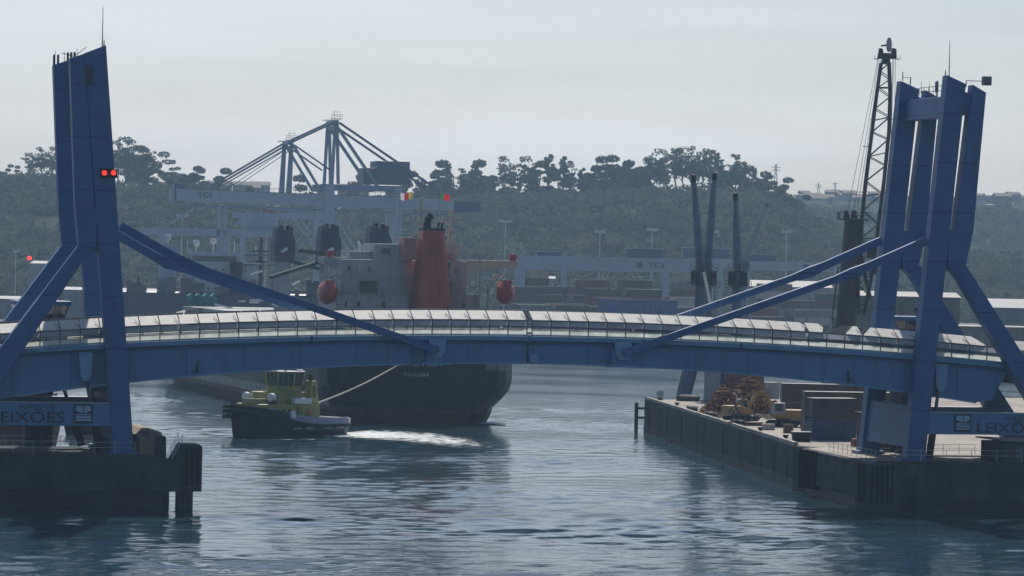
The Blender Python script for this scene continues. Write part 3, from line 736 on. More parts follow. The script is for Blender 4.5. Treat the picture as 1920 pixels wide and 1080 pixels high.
def section(y, bw, zt, zb0=-2, bilge=.25, tumble=0.0, n=7):
    # half breadths from keel to deck; returns closed ring
    pts = []
    for i in range(n):
        q = i / (n - 1); z = zb0 + (zt - zb0) * q
        wq = bw * (1 - bilge * (1 - min(1, q / .5)) ** 2)
        pts.append((wq, z))
    return [(x, y, z) for x, z in pts] + [(-x, y, z) for x, z in reversed(pts)]
st = [(0, 12.6, .62), (.8, 14.2, .55), (2.4, 15.6, .46), (6, 16.2, .32), (14, 16.2, .16), (30, 16.1, .05), (150, 16.1, .03), (168, 14.5, .1), (180, 10.5, .25), (189, 5, .5), (195, .5, .8)]
def zdk(y): return 12.0 + (2.5 if y > 176 else 0) + (1.0 if y > 186 else 0)
rings = [section(y, bw, zdk(y), 2.4, bg_ * .55) for y, bw, bg_ in st]
hull = MB().loft(rings).build('hull', SHULL, SH, smooth=False)
def blow(y, bw, bg_):
    wl = bw * (1 - bg_ * .55); r = []
    for x, z in ((wl * .8, -2.5), (wl * .93, 0), (wl * .99, 1.6), (wl, 2.4)): r.append((x, y + (.9 if y < 1 and z < 1 else 0), z))
    return r + [(-x, yy, z) for x, yy, z in reversed(r)]
MB().loft([blow(*q) for q in st]).build('boot_topping', BOOT, SH)
# sky sheen painted pale onto the starboard quarter, following the plating
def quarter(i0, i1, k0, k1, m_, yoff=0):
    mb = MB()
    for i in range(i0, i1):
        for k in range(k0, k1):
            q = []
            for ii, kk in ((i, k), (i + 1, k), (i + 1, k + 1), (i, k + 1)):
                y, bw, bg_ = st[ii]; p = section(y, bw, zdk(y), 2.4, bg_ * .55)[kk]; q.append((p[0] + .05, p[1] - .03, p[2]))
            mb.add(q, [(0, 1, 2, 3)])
    mb.build('sheen_patch', m_, hull)
quarter(0, 3, 4, 6, WORN_SHEEN); quarter(0, 3, 0, 4, mat('hull_reflection', (.05, .045, .047), .3, var=.5, vs=.8, dirt=(.14, .11, .10), ds=.9))  # lower patch: brownish reflection put into the hull colour
MB().add([(10.6, -.03, 8.8), (12.4, -.03, 8.8), (12.55, -.03, 12.0), (10.6, -.03, 12.0)], [(0, 1, 2, 3)]).build('sheen_patch', WORN_SHEEN, hull)  # the painted sheen carried onto the transom edge
# pale lower strake along the port side
mb = MB()
for i in range(3, len(st) - 2):
    (y0, b0, g0), (y1, b1, g1) = st[i], st[i+1]
    mb.add([(-b0 * (1 - g0*.4) - .06, y0, 2.5), (-b1 * (1 - g1*.4) - .06, y1, 2.5), (-b1 * (1 - g1*.2) - .06, y1, 5.8), (-b0 * (1 - g0*.2) - .06, y0, 5.8)], [(0, 1, 2, 3)])
mb.build('pale_strake', WORN_SHEEN, hull)
text('HAVEN LILY', 1.25, mat('hull_lettering', (.33, .34, .36), .5), hull, (-.8, -.06, 9.75), (pi/2, 0, 0), sx=1.25)
text('PANAMA', .95, MATS['hull_lettering'], hull, (-1.1, -.06, 7.9), (pi/2, 0, 0), sx=1.15)
mb = MB(); rail(mb, (-12.4, .3, 12), (12.4, .3, 12), 1.1, 14); rail(mb, (-15.6, 5, 12), (-16, 60, 12), 1.1, 26); mb.build('railing', GREYM, SH)
MB().loft([section(.3, 12.3, 12.06, 12.0, 0), section(4, 15.4, 12.06, 12.0, 0), section(150, 15.9, 12.06, 12.0, 0)]).build('deck', DGREEN, SH)

# accommodation, aft
acc = MB()
acc.box(-12.2, 0.0, 12, 24, 12, 21.0).box(-11.2, 0.0, 14, 24, 21.0, 26.6)
acc.box(-5.2, .2, 15, 24, 26.6, 29.3).box(-9.0, -5.2, 17, 24, 26.6, 28.0)
ac = acc.build('accommodation', HOUSE, SH, bevel=.08)
ac2 = MB().box(.02, 12.2, 12.5, 24, 12, 21.0).box(.02, 10.6, 14.2, 24, 21.0, 26.6).build('accommodation', PINK, SH, bevel=.08)
MB().box(-1.0, 1.1, 11.2, 15.8, 26.6, 30.4).box(3.9, 6.2, 13.0, 17, 26.6, 29.3).build('engine_casing', mat('casing_pink', (.45, .2, .15), .6, var=.15), SH, bevel=.05)
mb = MB()
for z in (14.9, 17.9, 20.95, 23.8, 26.6):
    mb.box(-12.6, 12.6, 11.5, 12.0, z, z + .14)
for x in (-12.3, -8.8, -5.2, 5.4, 9.0, 12.2): mb.box(x - .08, x + .08, 11.5, 11.66, 12, 26.6)
mb.build('gallery', GREYM, SH)
mb = MB()
for z in (21.0, 23.95, 26.75):
    rail(mb, (-12.4, 11.6, z), (-4, 11.6, z), 1.0, 8); rail(mb, (5, 11.6, z), (12.4, 11.6, z), 1.0, 8)
mb.build('railing', GREYM, SH)
for x, z, w_, h_ in ((-10.7, 19.2, .5, .9), (-8.4, 19.2, .5, .9), (-4.2, 19.2, .5, .9), (6.6, 19.2, .5, .9), (9.8, 19.2, .5, .9), (-6.2, 22.0, 3.4, 2.1), (6.9, 22.0, 2.4, 2.3), (-6.3, 25, .5, .8), (-9.8, 25, .5, .8), (6.9, 25.2, 1.6, 2.4), (-3.4, 28, 1.6, .9), (8.7, 25, .5, .8)):
    f_ = 11.9 if z < 21 else 13.9 if z < 26.6 else 14.9
    if x > 0: f_ += .2 if z > 21 else .5
    fr_ = MB().box(x - w_/2 - .07, x + w_/2 + .07, f_ - .04, f_ + .3, z - h_/2 - .07, z + h_/2 + .07).build('window', GREYM, ac if x < 0 else ac2)
    MB().box(x - w_/2, x + w_/2, f_ - .06, f_ - .04, z - h_/2, z + h_/2).build('pane', GLASS, fr_) if fr_ else None
# bridge wings
for sx in (-1, 1):
    xo, z1 = shp(603 if sx < 0 else 966, 484, 19); xo = abs(xo)
    MB().prism([(sx * 9, 17, 26.9), (sx * xo, 17, 26.9), (sx * xo, 17, 25.9), (sx * 10.5, 17, 24.9), (sx * 9, 17, 24.9)], (0, 5, 0)).build('bridge_wing', CREAM if sx > 0 else HOUSE, SH, bevel=.05)
    mb = MB(); rail(mb, (sx * 9, 17.1, 26.9), (sx * xo, 17.1, 26.9), 1.1, 8); mb.build('railing', GREYM, SH)
    MB().box(*sorted((sx * (xo - 1.5), sx * (xo - .4))), 16.6, 17.2, 26.9, 28.0).build('locker', RED, SH, bevel=.03)
MB().box(7.4, 8.6, 16.8, 17.6, 26.9, 27.8).build('locker', RED, SH, bevel=.03)
# funnel
fx = [shp(778, 583, 9)[0], shp(843, 583, 9)[0], shp(795, 430, 9)[0], shp(833, 430, 9)[0]]; fz = shp(812, 429, 9)[1]
x0, x1, x2, x3 = fx
k_ = (fz - 12) / (fz - 18.5)
b0, b1 = x2 + (x0 - x2) * k_, x3 + (x1 - x3) * k_
def fr(xa, xb, y0, y1, z): return [(xa, y0 + .5, z), (xa + .5, y0, z), (xb - .5, y0, z), (xb, y0 + .5, z), (xb, y1, z), (xa, y1, z)]
fun = MB().loft([fr(b0, b1, 6.8, 13.5, 12), fr(x0, x1, 7.0, 13, 18.5), fr(x2, x3, 8.6, 12.4, fz)]).build('funnel', ORANGE, SH)
MB().loft([fr(x2 - .12, x3 + .12, 8.5, 12.5, fz - .3), fr(x2 - .12, x3 + .12, 8.5, 12.5, fz + .12)]).build('rim', BLACK, fun)
mb = MB()
for xx in (.32, .68):
    cx = x2 + (x3 - x2) * xx
    mb.add([(cx - .55, 8.12, 27.3), (cx + .55, 8.12, 27.3), (cx + .5, 8.42, 29.8), (cx - .5, 8.42, 29.8)], [(0, 1, 2, 3)])
    for q in range(8): mb.box(cx - .55, cx + .55, 8.0 + q*.035, 8.1 + q*.035, 27.4 + q * .32, 27.46 + q * .32)
mb.build('louvre', mat('louvre_dark_red', (.12, .02, .015), .7), fun)
cx = (x2 + x3) / 2
mb = MB(); mb.path([(cx - 1.0, 10, fz), (cx - .95, 10, fz + 1.2), (cx - .7, 9.9, fz + 1.9), (cx - .2, 9.8, fz + 2.3)], .62, 12); mb.build('exhaust_pipe', BLACK, fun)
for dx in (.9, 1.5): MB().path([(cx + dx, 10, fz), (cx + dx + .1, 10, fz + .8), (cx + dx + .3, 9.8, fz + 1.1)], .18, 8).build('exhaust_pipe', BLACK, fun)
# masts
def mast_at(px, ptop, d, zbot, ww, name='mast'):
    x, z = shp(px, ptop, d); mb = MB()
    mb.tube((x, d, zbot), (x, d, z - 4), ww, ww * .8, 8); mb.tube((x, d, z - 4), (x, d, z), ww * .55, ww * .25, 8)
    mb.bar((x - 1.6, d, z - 2), (x + 1.6, d, z - 2), .2); mb.bar((x - 1.0, d, z - 3.3), (x + 1.0, d, z - 3.3), .25); mb.box(x - .9, x + .9, d - .9, d + .9, z - 4.3, z - 4.1)
    for q in (-1.5, -.7, .8, 1.5): mb.tube((x + q, d, z - 2), (x + q, d, z - 1.2), .12, .12, 6)
    mb.ball((x, d, z - .2), .42)
    mb.build(name, CREAM, SH)
mast_at(845, 395, 20, 26.6, .55); mast_at(790, 372, 60, 12, .6)
x, z = shp(845, 455, 18.5); MB().box(x - 1.3, x + 1.3, 17.5, 20.5, 26.6, z).build('mast_house', CREAM, SH)
# lifeboats in davits
for sx, pxc in ((-1, 618), (1, 951)):
    x, z = shp(pxc, 550, 9); 
    lb = MB(); rg_ = []
    for q in range(9):
        a = q / 8; y = 7.4 + 6.8 * a; s_ = max(.12, sin(pi * min(max(a, .02), .98)) ** .45)
        rg_.append([(x + 1.65*s_*cos(2*pi*i/12), y, z + (2.2*s_ if sin(2*pi*i/12) > 0 else 1.9*s_) * sin(2*pi*i/12)) for i in range(12)])
    lb.loft(rg_); lbo = lb.build('lifeboat', mat('lifeboat_orange', (.38, .05, .025), .4, var=.1), SH)
    MB().box(x - .7, x + .7, 8.8, 11.2, z + 1.3, z + 2.2).build('cabin', MATS['lifeboat_orange'], lbo)
    mb = MB()
    for y in (8.2, 13.2): mb.path([(x - sx*2.3, y, 12), (x - sx*2.2, y, z + 1.5), (x - sx*.8, y, z + 3.1), (x + sx*.6, y, z + 2.7)], .18, 6); mb.bar((x - sx*2.2, y, 15), (x + sx*1.3, y, z - 2.2), .2)
    mb.box(x - 1.8, x + 1.8, 7.5, 14, z - 2.9, z - 2.7)
    mb.build('davit', CREAM if sx > 0 else GREYM, SH)
# deck cranes and hatches
def deck_crane(d, ptop, px, tip, boomz):
    x, z = shp(px, ptop, d); x *= .9
    T_ = MB(); T_.tube((0 + x, d, 12), (x, d, z - 7.5), 1.6, 1.6, 14); c = T_.build('deck_crane', GREYM, SH)
    mb = MB(); mb.loft([[(x-2.0, d-2.2, z-7.5), (x+2.0, d-2.2, z-7.5), (x+2.0, d+2.2, z-7.5), (x-2.0, d+2.2, z-7.5)], [(x-2.0, d-2.2, z-3.6), (x+2.0, d-2.2, z-3.6), (x+2.0, d+2.2, z-3.6), (x-2.0, d+2.2, z-3.6)], [(x-1.7, d-1.4, z-.9), (x+1.4, d-1.4, z-1.5), (x+1.4, d+1.4, z-1.5), (x-1.7, d+1.4, z-.9)]]); mb.build('crane_house', DGREY, c, bevel=.06)
    mb = MB()
    for q in (-1.2, -.5, .7, 1.4): mb.box(x + q - .25, x + q + .3, d - .8, d + .8, z - 2, z - .2 - abs(q) * .5)
    mb.build('sheave', BLACK, c)
    mb = MB(); bx, bz = tip
    for oy in (-.8, .8):
        mb.bar((x, d + oy, z - 7), (bx, d + oy - 1, bz), .5, .6)
    for q in np.linspace(.1, .95, 9): mb.bar((x + (bx - x)*q, d - .9 - q, z - 7 + (bz - z + 7)*q), (x + (bx - x)*q, d + .9 - q, z - 7 + (bz - z + 7)*q), .15)
    mb.build('boom', DGREEN, c)
    MB().tube((x - .9, d - 3.4, z - 5.6), (x + .3, d - 2.3, z - 5.0), .25, .3, 8).build('floodlight', WHITE, c)
    return c
deck_crane(44, 414, 712, shp(560, 470, 44), 0)
deck_crane(77, 415, 617, shp(505, 520, 77), 0)
deck_crane(112, 418, 530, shp(640, 516, 112), 0)
for i, (y0, y1) in enumerate(((30, 41), (48, 72), (82, 107), (117, 142), (148, 166))):
    MB().box(-11, 11, y0, y1, 12.06, 15.2).build('hatch_coaming', mat('hatch_brown', (.09, .05, .045), .7, var=.2), SH)
    mb = MB()
    for k in range(5):
        q = y0 + (y1 - y0) * k / 5; mb.box(-11.6, 11.6, q + .1, q + (y1 - y0) / 5 - .1, 15.2, 16.0)
    mb.build('hatch_cover', mat('hatch_cover_grey', (.2, .22, .22), .45), SH)
for (pa, pb, d) in (((448, 565), (460, 565), 120), ((468, 563), (495, 563), 100), ((468, 567), (486, 567), 100), ((510, 569), (522, 574), 90), ((548, 535), (562, 527), 60), ((470, 516), (492, 508), 120), ((402, 570), (436, 578), 150)):
    a, b2 = shp(*pa, d), shp(*pb, d); MB().bar((a[0], d, a[1]), (b2[0], d, b2[1]), .35).build('vent_pipe', WHITE, SH)
MB().bar((*[shp(688, 486, 24)[0], 24], shp(688, 486, 24)[1]), (*[shp(790, 438, 24)[0], 24], shp(790, 438, 24)[1]), .3).build('provision_crane', DGREEN, SH)
mb = MB(); a = shp(672, 452, 22); b2 = shp(678, 486, 22); c_ = shp(688, 476, 22); mb.bar((a[0], 22, a[1]), (b2[0], 22, b2[1]), .35).bar((a[0], 22, a[1]), (c_[0], 22, c_[1]), .2)
mb.build('crane_post', WHITE, SH)
# flags
for px, py, d, cols, lab in ((751, 361, 62, ((.8, .8, .8), (.45, .03, .04), (.5, .4, .05)), 'f1'), (826, 364, 16, ((.04, .25, .05), (.7, .03, .06)), 'f2')):
    x, z = shp(px, py, d)
    fl = MB().tube((x - .1, d, z - 6), (x - .1, d, z + .4), .06, .05, 6).build('flagstaff', GREYM, SH)
    hgt = 1.25 if lab == 'f1' else 1.05; ww = .75 if lab == 'f1' else .62
    for i, c in enumerate(cols):
        mb = MB(); vs = []
        wdt = ww * (1.5 if (lab == 'f2' and i == 1) else 1); xo = x + sum(ww * (1.5 if (lab == 'f2' and j == 1) else 1) for j in range(i))
        for k in range(4):
            xx = xo + wdt * k / 3; yy = d + .18 * sin(xx * 3.1); dz = .12 * sin(xx * 2.2)
            vs += [(xx, yy, z + dz), (xx, yy, z - hgt + dz * 1.5)]
        mb.add(vs, [(2*k, 2*k+1, 2*k+3, 2*k+2) for k in range(3)])
        mb.build('flag_panel', mat('flag_%s_%d' % (lab, i), c, .7, trans=.4), fl)

# ================================================================ the tug (own frame: x forward, y to port)
TA = atan2(-.78, -.64)
TB = Vector((-33.9, 532, 0))
FR['tug'] = (TB.x, TB.y, TA)
TG = thing('tugboat', 'small tug with black hull and yellow green deckhouse beside the large ship', 'tugboat', 'tug', (0, 0, 0))
TG.scale = (.8, 1, 1)
THULL = mat('tug_black_hull', (.006, .011, .026), .45, spec=.25, var=.2)
OLIVE = mat('tug_yellow', (.30, .28, .06), .45, var=.12, vs=1.5)
LILAC = mat('bulwark_grey', (.22, .23, .33), .45, var=.1)
def tst(x):                                            # half-breadth, deck height
    q = (x + 13) / 27.0
    bw = 5.2 * min(1, (1 - max(0, (q - .55) / .45) ** 2.4)) * (1 - .22 * max(0, (.16 - q) / .16) ** 2)
    return max(bw, .06), 1.75 + 2.5 * max(0, q - .3) ** 1.5 * 1.6
xs_ = [-13, -12.4, -11, -8, -4, 0, 4, 7, 9.5, 11.5, 13, 13.8, 14.0]
rings = []
for x in xs_:
    bw, zt = tst(x); rings.append([(x, bw, zt), (x - (.5 if x > 9 else 0), bw * (.95 if x < 4 else .86), .8), (x - (1.3 if x > 9 else 0), bw * .8, -.6), (x - (1.2 if x > 9 else 0), 0, -1.6), (x - (1.3 if x > 9 else 0), -bw * .8, -.6), (x - (.5 if x > 9 else 0), -bw * (.95 if x < 4 else .86), .8), (x, -bw, zt)])
MB().loft(rings).build('hull', THULL, TG)
# bulwark: black forward, grey aft
for name, lo, hi, m_ in (('bulwark', 4, 14.0, THULL), ('bulwark', -12.4, 4, LILAC)):
    xx = [x for x in np.linspace(lo, hi, 14)]
    mb = MB()
    for sg in (1, -1):
        ra = []
        for x in xx:
            bw, zt = tst(x); h = 1.05; ra.append([(x, sg * (bw + .02), zt - .25), (x, sg * (bw - .12), zt + h), (x, sg * max(bw - .28, .01), zt + h), (x, sg * max(bw - .22, .01), zt - .25)])
        mb.loft(ra)
    mb.build(name, m_, TG)
mb = MB(); bw, zt = tst(-12.5)
mb.box(-13.05, -12.4, -bw, bw, zt - .2, zt + .9)
mb.build('stern_gate', WHITE, TG, bevel=.1)
mb = MB(); xx = list(np.linspace(-12.9, 13.95, 26))
for sg in (1, -1):
    mb.path([(x, sg * (tst(x)[0] + .1), tst(x)[1] - .15) for x in xx], .24, 8)
mb.tube((-13.1, -tst(-13)[0], 1.6), (-13.1, tst(-13)[0], 1.6), .3, .3, 8)
for zz in (3.1, 3.9, 4.6): mb.path([(11.4, 3.5, zz - .25), (12.6, 2.4, zz - .08), (13.5, 1.25, zz), (13.75, 0, zz), (13.5, -1.25, zz), (12.6, -2.4, zz - .08), (11.4, -3.5, zz - .25)], .3, 8)
mb.build('fender', RUBBER, TG)
mb = MB()
for x in (-9.8, -6.5, -1.2, 2.0): mb.box(x, x + 2.1, 5.22, 5.34, 1.25, 1.42)
mb.build('rubbing_strip', GREYM, TG)
MB().loft([[(x, tst(x)[0] - .2, tst(x)[1] + .02), (x, -tst(x)[0] + .2, tst(x)[1] + .02), (x, -tst(x)[0] + .2, tst(x)[1]), (x, tst(x)[0] - .2, tst(x)[1])] for x in (-12.5, -8, -2, 4, 9, 12)]).build('deck', mat('tug_deck', (.14, .06, .045), .7), TG)
dk = MB()
dk.prism([(8.2, -3.3, 2.2), (9.4, -2.0, 2.2), (9.4, 2.0, 2.2), (8.2, 3.3, 2.2), (-5.2, 3.7, 2.2), (-5.2, -3.7, 2.2)], (0, 0, 2.7))
dh = dk.build('deckhouse', OLIVE, TG, bevel=.12)
MB().prism([(5.2, -2.8, 4.9), (6.0, -1.6, 4.9), (6.0, 1.6, 4.9), (5.2, 2.8, 4.9), (-2.6, 2.9, 4.9), (-2.6, -2.9, 4.9)], (0, 0, 1.7)).build('deckhouse', OLIVE, TG, bevel=.08)
# wheelhouse: eight sided, windows slanting outwards
def oct_(cx, rx, ry, z, c_=.38):
    return [(cx + rx, -ry*c_, z), (cx + rx, ry*c_, z), (cx + rx*c_, ry, z), (cx - rx*c_, ry, z), (cx - rx, ry*c_, z), (cx - rx, -ry*c_, z), (cx - rx*c_, -ry, z), (cx + rx*c_, -ry, z)]
wh = MB().loft([oct_(-.1, 2.9, 2.7, 6.6), oct_(-.1, 2.95, 2.75, 7.5)]).build('wheelhouse', OLIVE, TG)
MB().loft([oct_(-.1, 2.95, 2.75, 7.5), oct_(-.1, 3.25, 3.05, 9.5)]).build('window', mat('wheelhouse_glass', (.02, .035, .035), .1, spec=.8), wh)
mb = MB(); a, b2 = oct_(-.1, 2.99, 2.79, 7.5), oct_(-.1, 3.29, 3.09, 9.5)
for i in range(8):
    mb.bar(a[i], b2[i], .22)
    for q in (.33, .66):
        j = (i + 1) % 8
        if (Vector(a[i]) - Vector(a[j])).length > 1.9: mb.bar(Vector(a[i]).lerp(Vector(a[j]), q), Vector(b2[i]).lerp(Vector(b2[j]), q), .12)
mb.build('window_frame', OLIVE, wh)
MB().loft([oct_(-.1, 3.5, 3.3, 9.5), oct_(-.1, 3.6, 3.4, 9.7), oct_(-.1, 3.3, 3.1, 9.85)]).build('roof', GREYM, wh)
MB().loft([oct_(-.2, 2.5, 2.3, 9.85), oct_(-.2, 2.2, 2.0, 10.6)]).build('roof_light', OLIVE, wh)
MB().prism([(-2.9, 1.2, 9.9), (-1.2, 2.9, 9.9), (.4, 3.0, 9.9), (.1, 2.1, 10.5), (-1.9, 1.6, 10.5)], (0, 0, .08)).build('roof_highlight', WHITE, wh)  # highlight on the roof, put in as a white sheet
mb = MB()
for q in ((-.6, 1.4), (1.2, 1.2), (1.8, -.6), (.2, 1.9)): mb.tube((q[0], q[1], 10.2), (q[0], q[1], 11.1), .06, .06, 5); mb.ball((q[0], q[1], 11.1), .22)
mb.build('deck_lamp', GREYM, wh)
mb = MB(); mb.bar((-3.3, 0, 12.0), (-4.6, 0, 7.0), .34).bar((-3.3, .5, 12.0), (-4.6, .5, 7.0), .18).bar((-2.6, -.7, 11.7), (-3.9, -.7, 11.6), .12); mb.build('mast', BLACK, TG)
# twin exhaust casings with sloped aft faces
for sg in (1, -1):
    c = MB().prism([(-2.9, sg * 2.15, 4.9), (-5.1, sg * 2.15, 4.9), (-4.4, sg * 2.15, 8.3), (-3.0, sg * 2.15, 8.3)], (0, sg * 1.35, 0)).build('exhaust_casing', mat('tug_yellow_bright', (.38, .38, .09), .45), TG, bevel=.1)
    y_ = sg * 3.53
    mb = MB(); pts = [(-3.75 + .42*cos(a_), y_, 6.7 + .95*sin(a_)) for a_ in np.linspace(0, 2*pi, 17)[:-1]]; mb.prism(pts, (0, .02 * sg, 0)); v_ = mb.build('vent_panel', THULL, c)
    pts = [(-3.75 + .2*cos(a_), y_ + .03 * sg, 6.7 + .72*sin(a_)) for a_ in np.linspace(0, 2*pi, 17)[:-1]]; MB().prism(pts, (0, .02 * sg, 0)).build('vent_panel', OLIVE, c)
    MB().tube((-3.6, sg * 2.8, 8.3), (-3.7, sg * 2.8, 9.2), .32, .32, 10).build('exhaust_pipe', BLACK, c)
# sunlit side deck, stairs, reels and rafts
MB().box(-2.5, 1.6, 2.95, 3.75, 4.9, 5.02).build('side_deck', WHITE, TG)
MB().prism([(-2.6, 3.05, 5.05), (2.0, 3.05, 5.05), (2.0, 3.9, 4.95), (-2.6, 3.9, 4.95)], (0, 0, .75)).build('awning', WHITE, TG, bevel=.05)
mb = MB(); rail(mb, (-2.6, 3.2, 5.8), (3.4, 3.2, 5.8), 1.0, 5); rail(mb, (3.5, 3.2, 4.9), (8.0, 3.2, 4.9), 1.0, 4); mb.build('railing', mat('rail_maroon', (.25, .1, .09), .6), TG)
for x, y, z in ((6.6, 2.6, 5.2), (6.6, -2.6, 5.2)):
    MB().tube((x - .5, y, z + .7), (x + .5, y, z + .7), .62, .62, 16).build('life_raft', WHITE, TG, bevel=.08)
    MB().box(x - .3, x + .3, y - .5, y + .5, z - 1.0, z + .2).build('raft_cradle', BLACK, TG)
MB().tube((8.6, -1.1, 4.0), (8.6, 1.1, 4.0), .75, .75, 16).build('winch_drum', GREYM, TG)
MB().prism([(7.4, -1.7, 4.6), (9.6, -1.4, 4.9), (9.6, 1.4, 4.9), (7.4, 1.7, 4.9)], (-.6, 0, .8)).build('winch_cover', OLIVE, TG, bevel=.1)
MB().tube((-2.2, 3.75, 3.5), (-2.2, 3.9, 3.5), .42, .42, 18).build('life_ring', mat('ring_orange', (.55, .12, .04), .5), TG)
MB().box(-.2, .9, 3.68, 3.74, 2.5, 4.5).build('door', mat('tug_door', (.2, .2, .05), .5), TG)
mb = MB()
for x in (3.0, 4.6, 6.2): mb.tube((x, 3.5, 3.9), (x, 3.66, 3.9), .27, .27, 12)
mb.build('porthole', GLASS, TG)
MB().box(5.2, 9.3, 3.2, 3.35, 3.6, 4.3).build('name_board', mat('board_grey', (.3, .32, .38), .5), TG)
MB().box(3.4, 4.6, 4.7, 5.2, 2.9, 3.9).build('locker', WHITE, TG, bevel=.06)
MB().prism([(-8.6, -.3, 2), (-8.6, .3, 2), (-8.2, .3, 4.3), (-8.2, -.3, 4.3)], (-.35, 0, 0)).build('towing_bitt', BLACK, TG)
mb = MB(); mb.bar((-7.6, -1.6, 1.9), (-7.9, -1.2, 4.4), .25).bar((-7.6, 1.6, 1.9), (-7.9, 1.2, 4.4), .25).bar((-7.9, -1.2, 4.4), (-7.9, 1.2, 4.4), .25); mb.build('towing_arch', BLACK, TG)
# tow line up to the ship
pa = fw('tug', (-7.9 * .8, 0, 4.45)); xq, zq = shp(752, 681, -.1); pb = fw('ship', (xq, -.1, zq)); pb = pa + (pb - pa) * 1.03
mb = MB(); q_ = [pa.lerp(pb, i / 14) + Vector((0, 0, -.5 * sin(pi * i / 14))) for i in range(15)]
mb.path([tuple(p) for p in q_], .13, 6); tl_ = mb.build('tow_line', mat('tow_rope', (.45, .42, .36), .8))
tag(tl_, 'pale taut tow line running from the tug up to the ship stern', 'rope')

# wash behind the tug: foam lying on the water
FOAM = mat('foam', (.62, .66, .66), .8, var=.15, vs=1.5)
fm = FOAM; n, l = fm.node_tree.nodes, fm.node_tree.links
gg = n.new('ShaderNodeNewGeometry'); nn = n.new('ShaderNodeTexNoise'); nn.inputs['Scale'].default_value = .9; nn.inputs['Detail'].default_value = 9; nn.inputs['Roughness'].default_value = .72
mm = n.new('ShaderNodeMapping'); mm.inputs['Scale'].default_value = (.6, .8, 1); l.new(gg.outputs['Position'], mm.inputs['Vector']); l.new(mm.outputs[0], nn.inputs['Vector'])
at_ = n.new('ShaderNodeAttribute'); at_.attribute_name = 'thick'
ad = n.new('ShaderNodeMath'); ad.operation = 'ADD'; l.new(nn.outputs['Fac'], ad.inputs[0]); l.new(at_.outputs['Fac'], ad.inputs[1])
rr = n.new('ShaderNodeMapRange'); rr.inputs['From Min'].default_value = .98; rr.inputs['From Max'].default_value = 1.1; l.new(ad.outputs[0], rr.inputs['Value'])
l.new(rr.outputs[0], n['Principled BSDF'].inputs['Alpha'])
def foam(pts, name='wash_foam', N=60, lift=.14):
    # pts: (px, py, half depth in m, thickness) along the wash
    px_ = np.array([p[0] for p in pts], float); xi = np.linspace(0, 1, len(pts)); xo = np.linspace(0, 1, N)
    vs, fs, th = [], [], []
    for i in range(N):
        a = [np.interp(xo[i], xi, [p[k] for p in pts]) for k in range(4)]; c = gz(a[0], a[1])
        for j in range(9):
            q = (j - 4) / 4; vs.append((c.x, c.y + q * a[2], lift)); th.append(a[3] * (1 - q * q) ** .7)
    for i in range(N - 1):
        for j in range(8): k = i * 9 + j; fs.append((k, k + 9, k + 10, k + 1))
    o = MB().add(vs, fs).build(name, FOAM)
    at2 = o.data.attributes.new('thick', 'FLOAT', 'POINT'); at2.data.foreach_set('value', np.array(th, np.float32))
    tag(o, kind='stuff'); return o
foam([(560, 823, 3, .22), (600, 819, 5, .5), (640, 816, 12, .62), (690, 816, 20, .68), (740, 818, 24, .62), (800, 823, 28, .59), (860, 830, 28, .55), (915, 838, 22, .42), (960, 842, 10, .2)], N=120)
foam([(425, 826, 2, .3), (455, 827, 2.5, .42), (520, 826, 4, .45), (580, 826, 4, .46), (640, 824, 3, .3)], lift=.16)
foam([(885, 797, 3, .35), (920, 794, 10, .6), (945, 797, 9, .6), (965, 803, 5, .2)], lift=.16)
foam([(1230, 808, 1, .2), (1300, 850, 3, .38), (1370, 868, 3, .38), (1420, 880, 2, .2)], lift=.15)

# ================================================================ the port beyond
def pp(frame, px, py, w=0.0):                          # pixel -> (u, z) on the plane w of any frame
    x, y, a = FR[frame]; r = ray(px, py); n_ = (-sin(a), cos(a))
    k = (w + x * n_[0] + y * n_[1]) / (r[0] * n_[0] + r[1] * n_[1])
    P = to_frame(frame, (r[0] * k, r[1] * k, CAMZ + r[2] * k)); return P.x, P.z
CB = mat('crane_blue', (.13, .20, .31), .5, var=.15, dirt=(.12, .12, .13), ds=.3)
CBL = mat('crane_pale_blue', (.30, .38, .46), .5, var=.12, dirt=(.3, .28, .26), ds=.3)
CBD = mat('crane_dark_blue', (.025, .05, .13), .5)
LETT = mat('dark_lettering', (.03, .05, .1), .5)

# ---------------------------------------------------------------- ship-to-shore crane
o_ = at(640, 500, 1330); FR['sts'] = (o_.x, o_.y, BA)
G = thing('gantry_crane', 'tall blue ship to shore gantry crane with two apexes and stays, above the ship', 'gantry crane', 'sts', (0, 8, 5))
DW = 15.0
def q3(px, py, w=0.0): u, z = pp('sts', px, py, 0.0); return (u, w, z)
def pair(pts_pairs, a, name, m_=CB, b=None, shape='bar'):
    for w in (0, DW):
        mb = MB()
        for p, q in pts_pairs:
            if shape == 'bar': mb.bar(q3(*p, w), q3(*q, w), a, b or a)
            else: mb.tube(q3(*p, w), q3(*q, w), a, a, 7)
        mb.build(name, m_, G)
pair([((629, 225), (622, 345)), ((632, 225), (634, 345))], 1.1, 'apex_frame')
pair([((546, 263), (538, 366)), ((548, 263), (544, 366))], .95, 'apex_frame')
pair([((634, 240), (712, 356))], 1.1, 'diagonal')
pair([((550, 272), (600, 356))], .95, 'diagonal')
pair([((636, 230), (815, 352))], .8, 'backstay', CBD)
pair([((626, 230), (548, 266))], .7, 'forestay', CBD)
pair([((544, 268), (410, 346))], .7, 'forestay', CBD); pair([((542, 276), (392, 362))], .45, 'forestay', CBD); pair([((541, 284), (440, 352))], .25, 'forestay', CBD)
pair([((552, 272), (618, 318))], .55, 'diagonal', CBD)
pair([((330, 365), (850, 384))], 2.2, 'boom', CBL, 4.4)
pair([((352, 384), (840, 402))], .5, 'lower_rail', CB, .6)
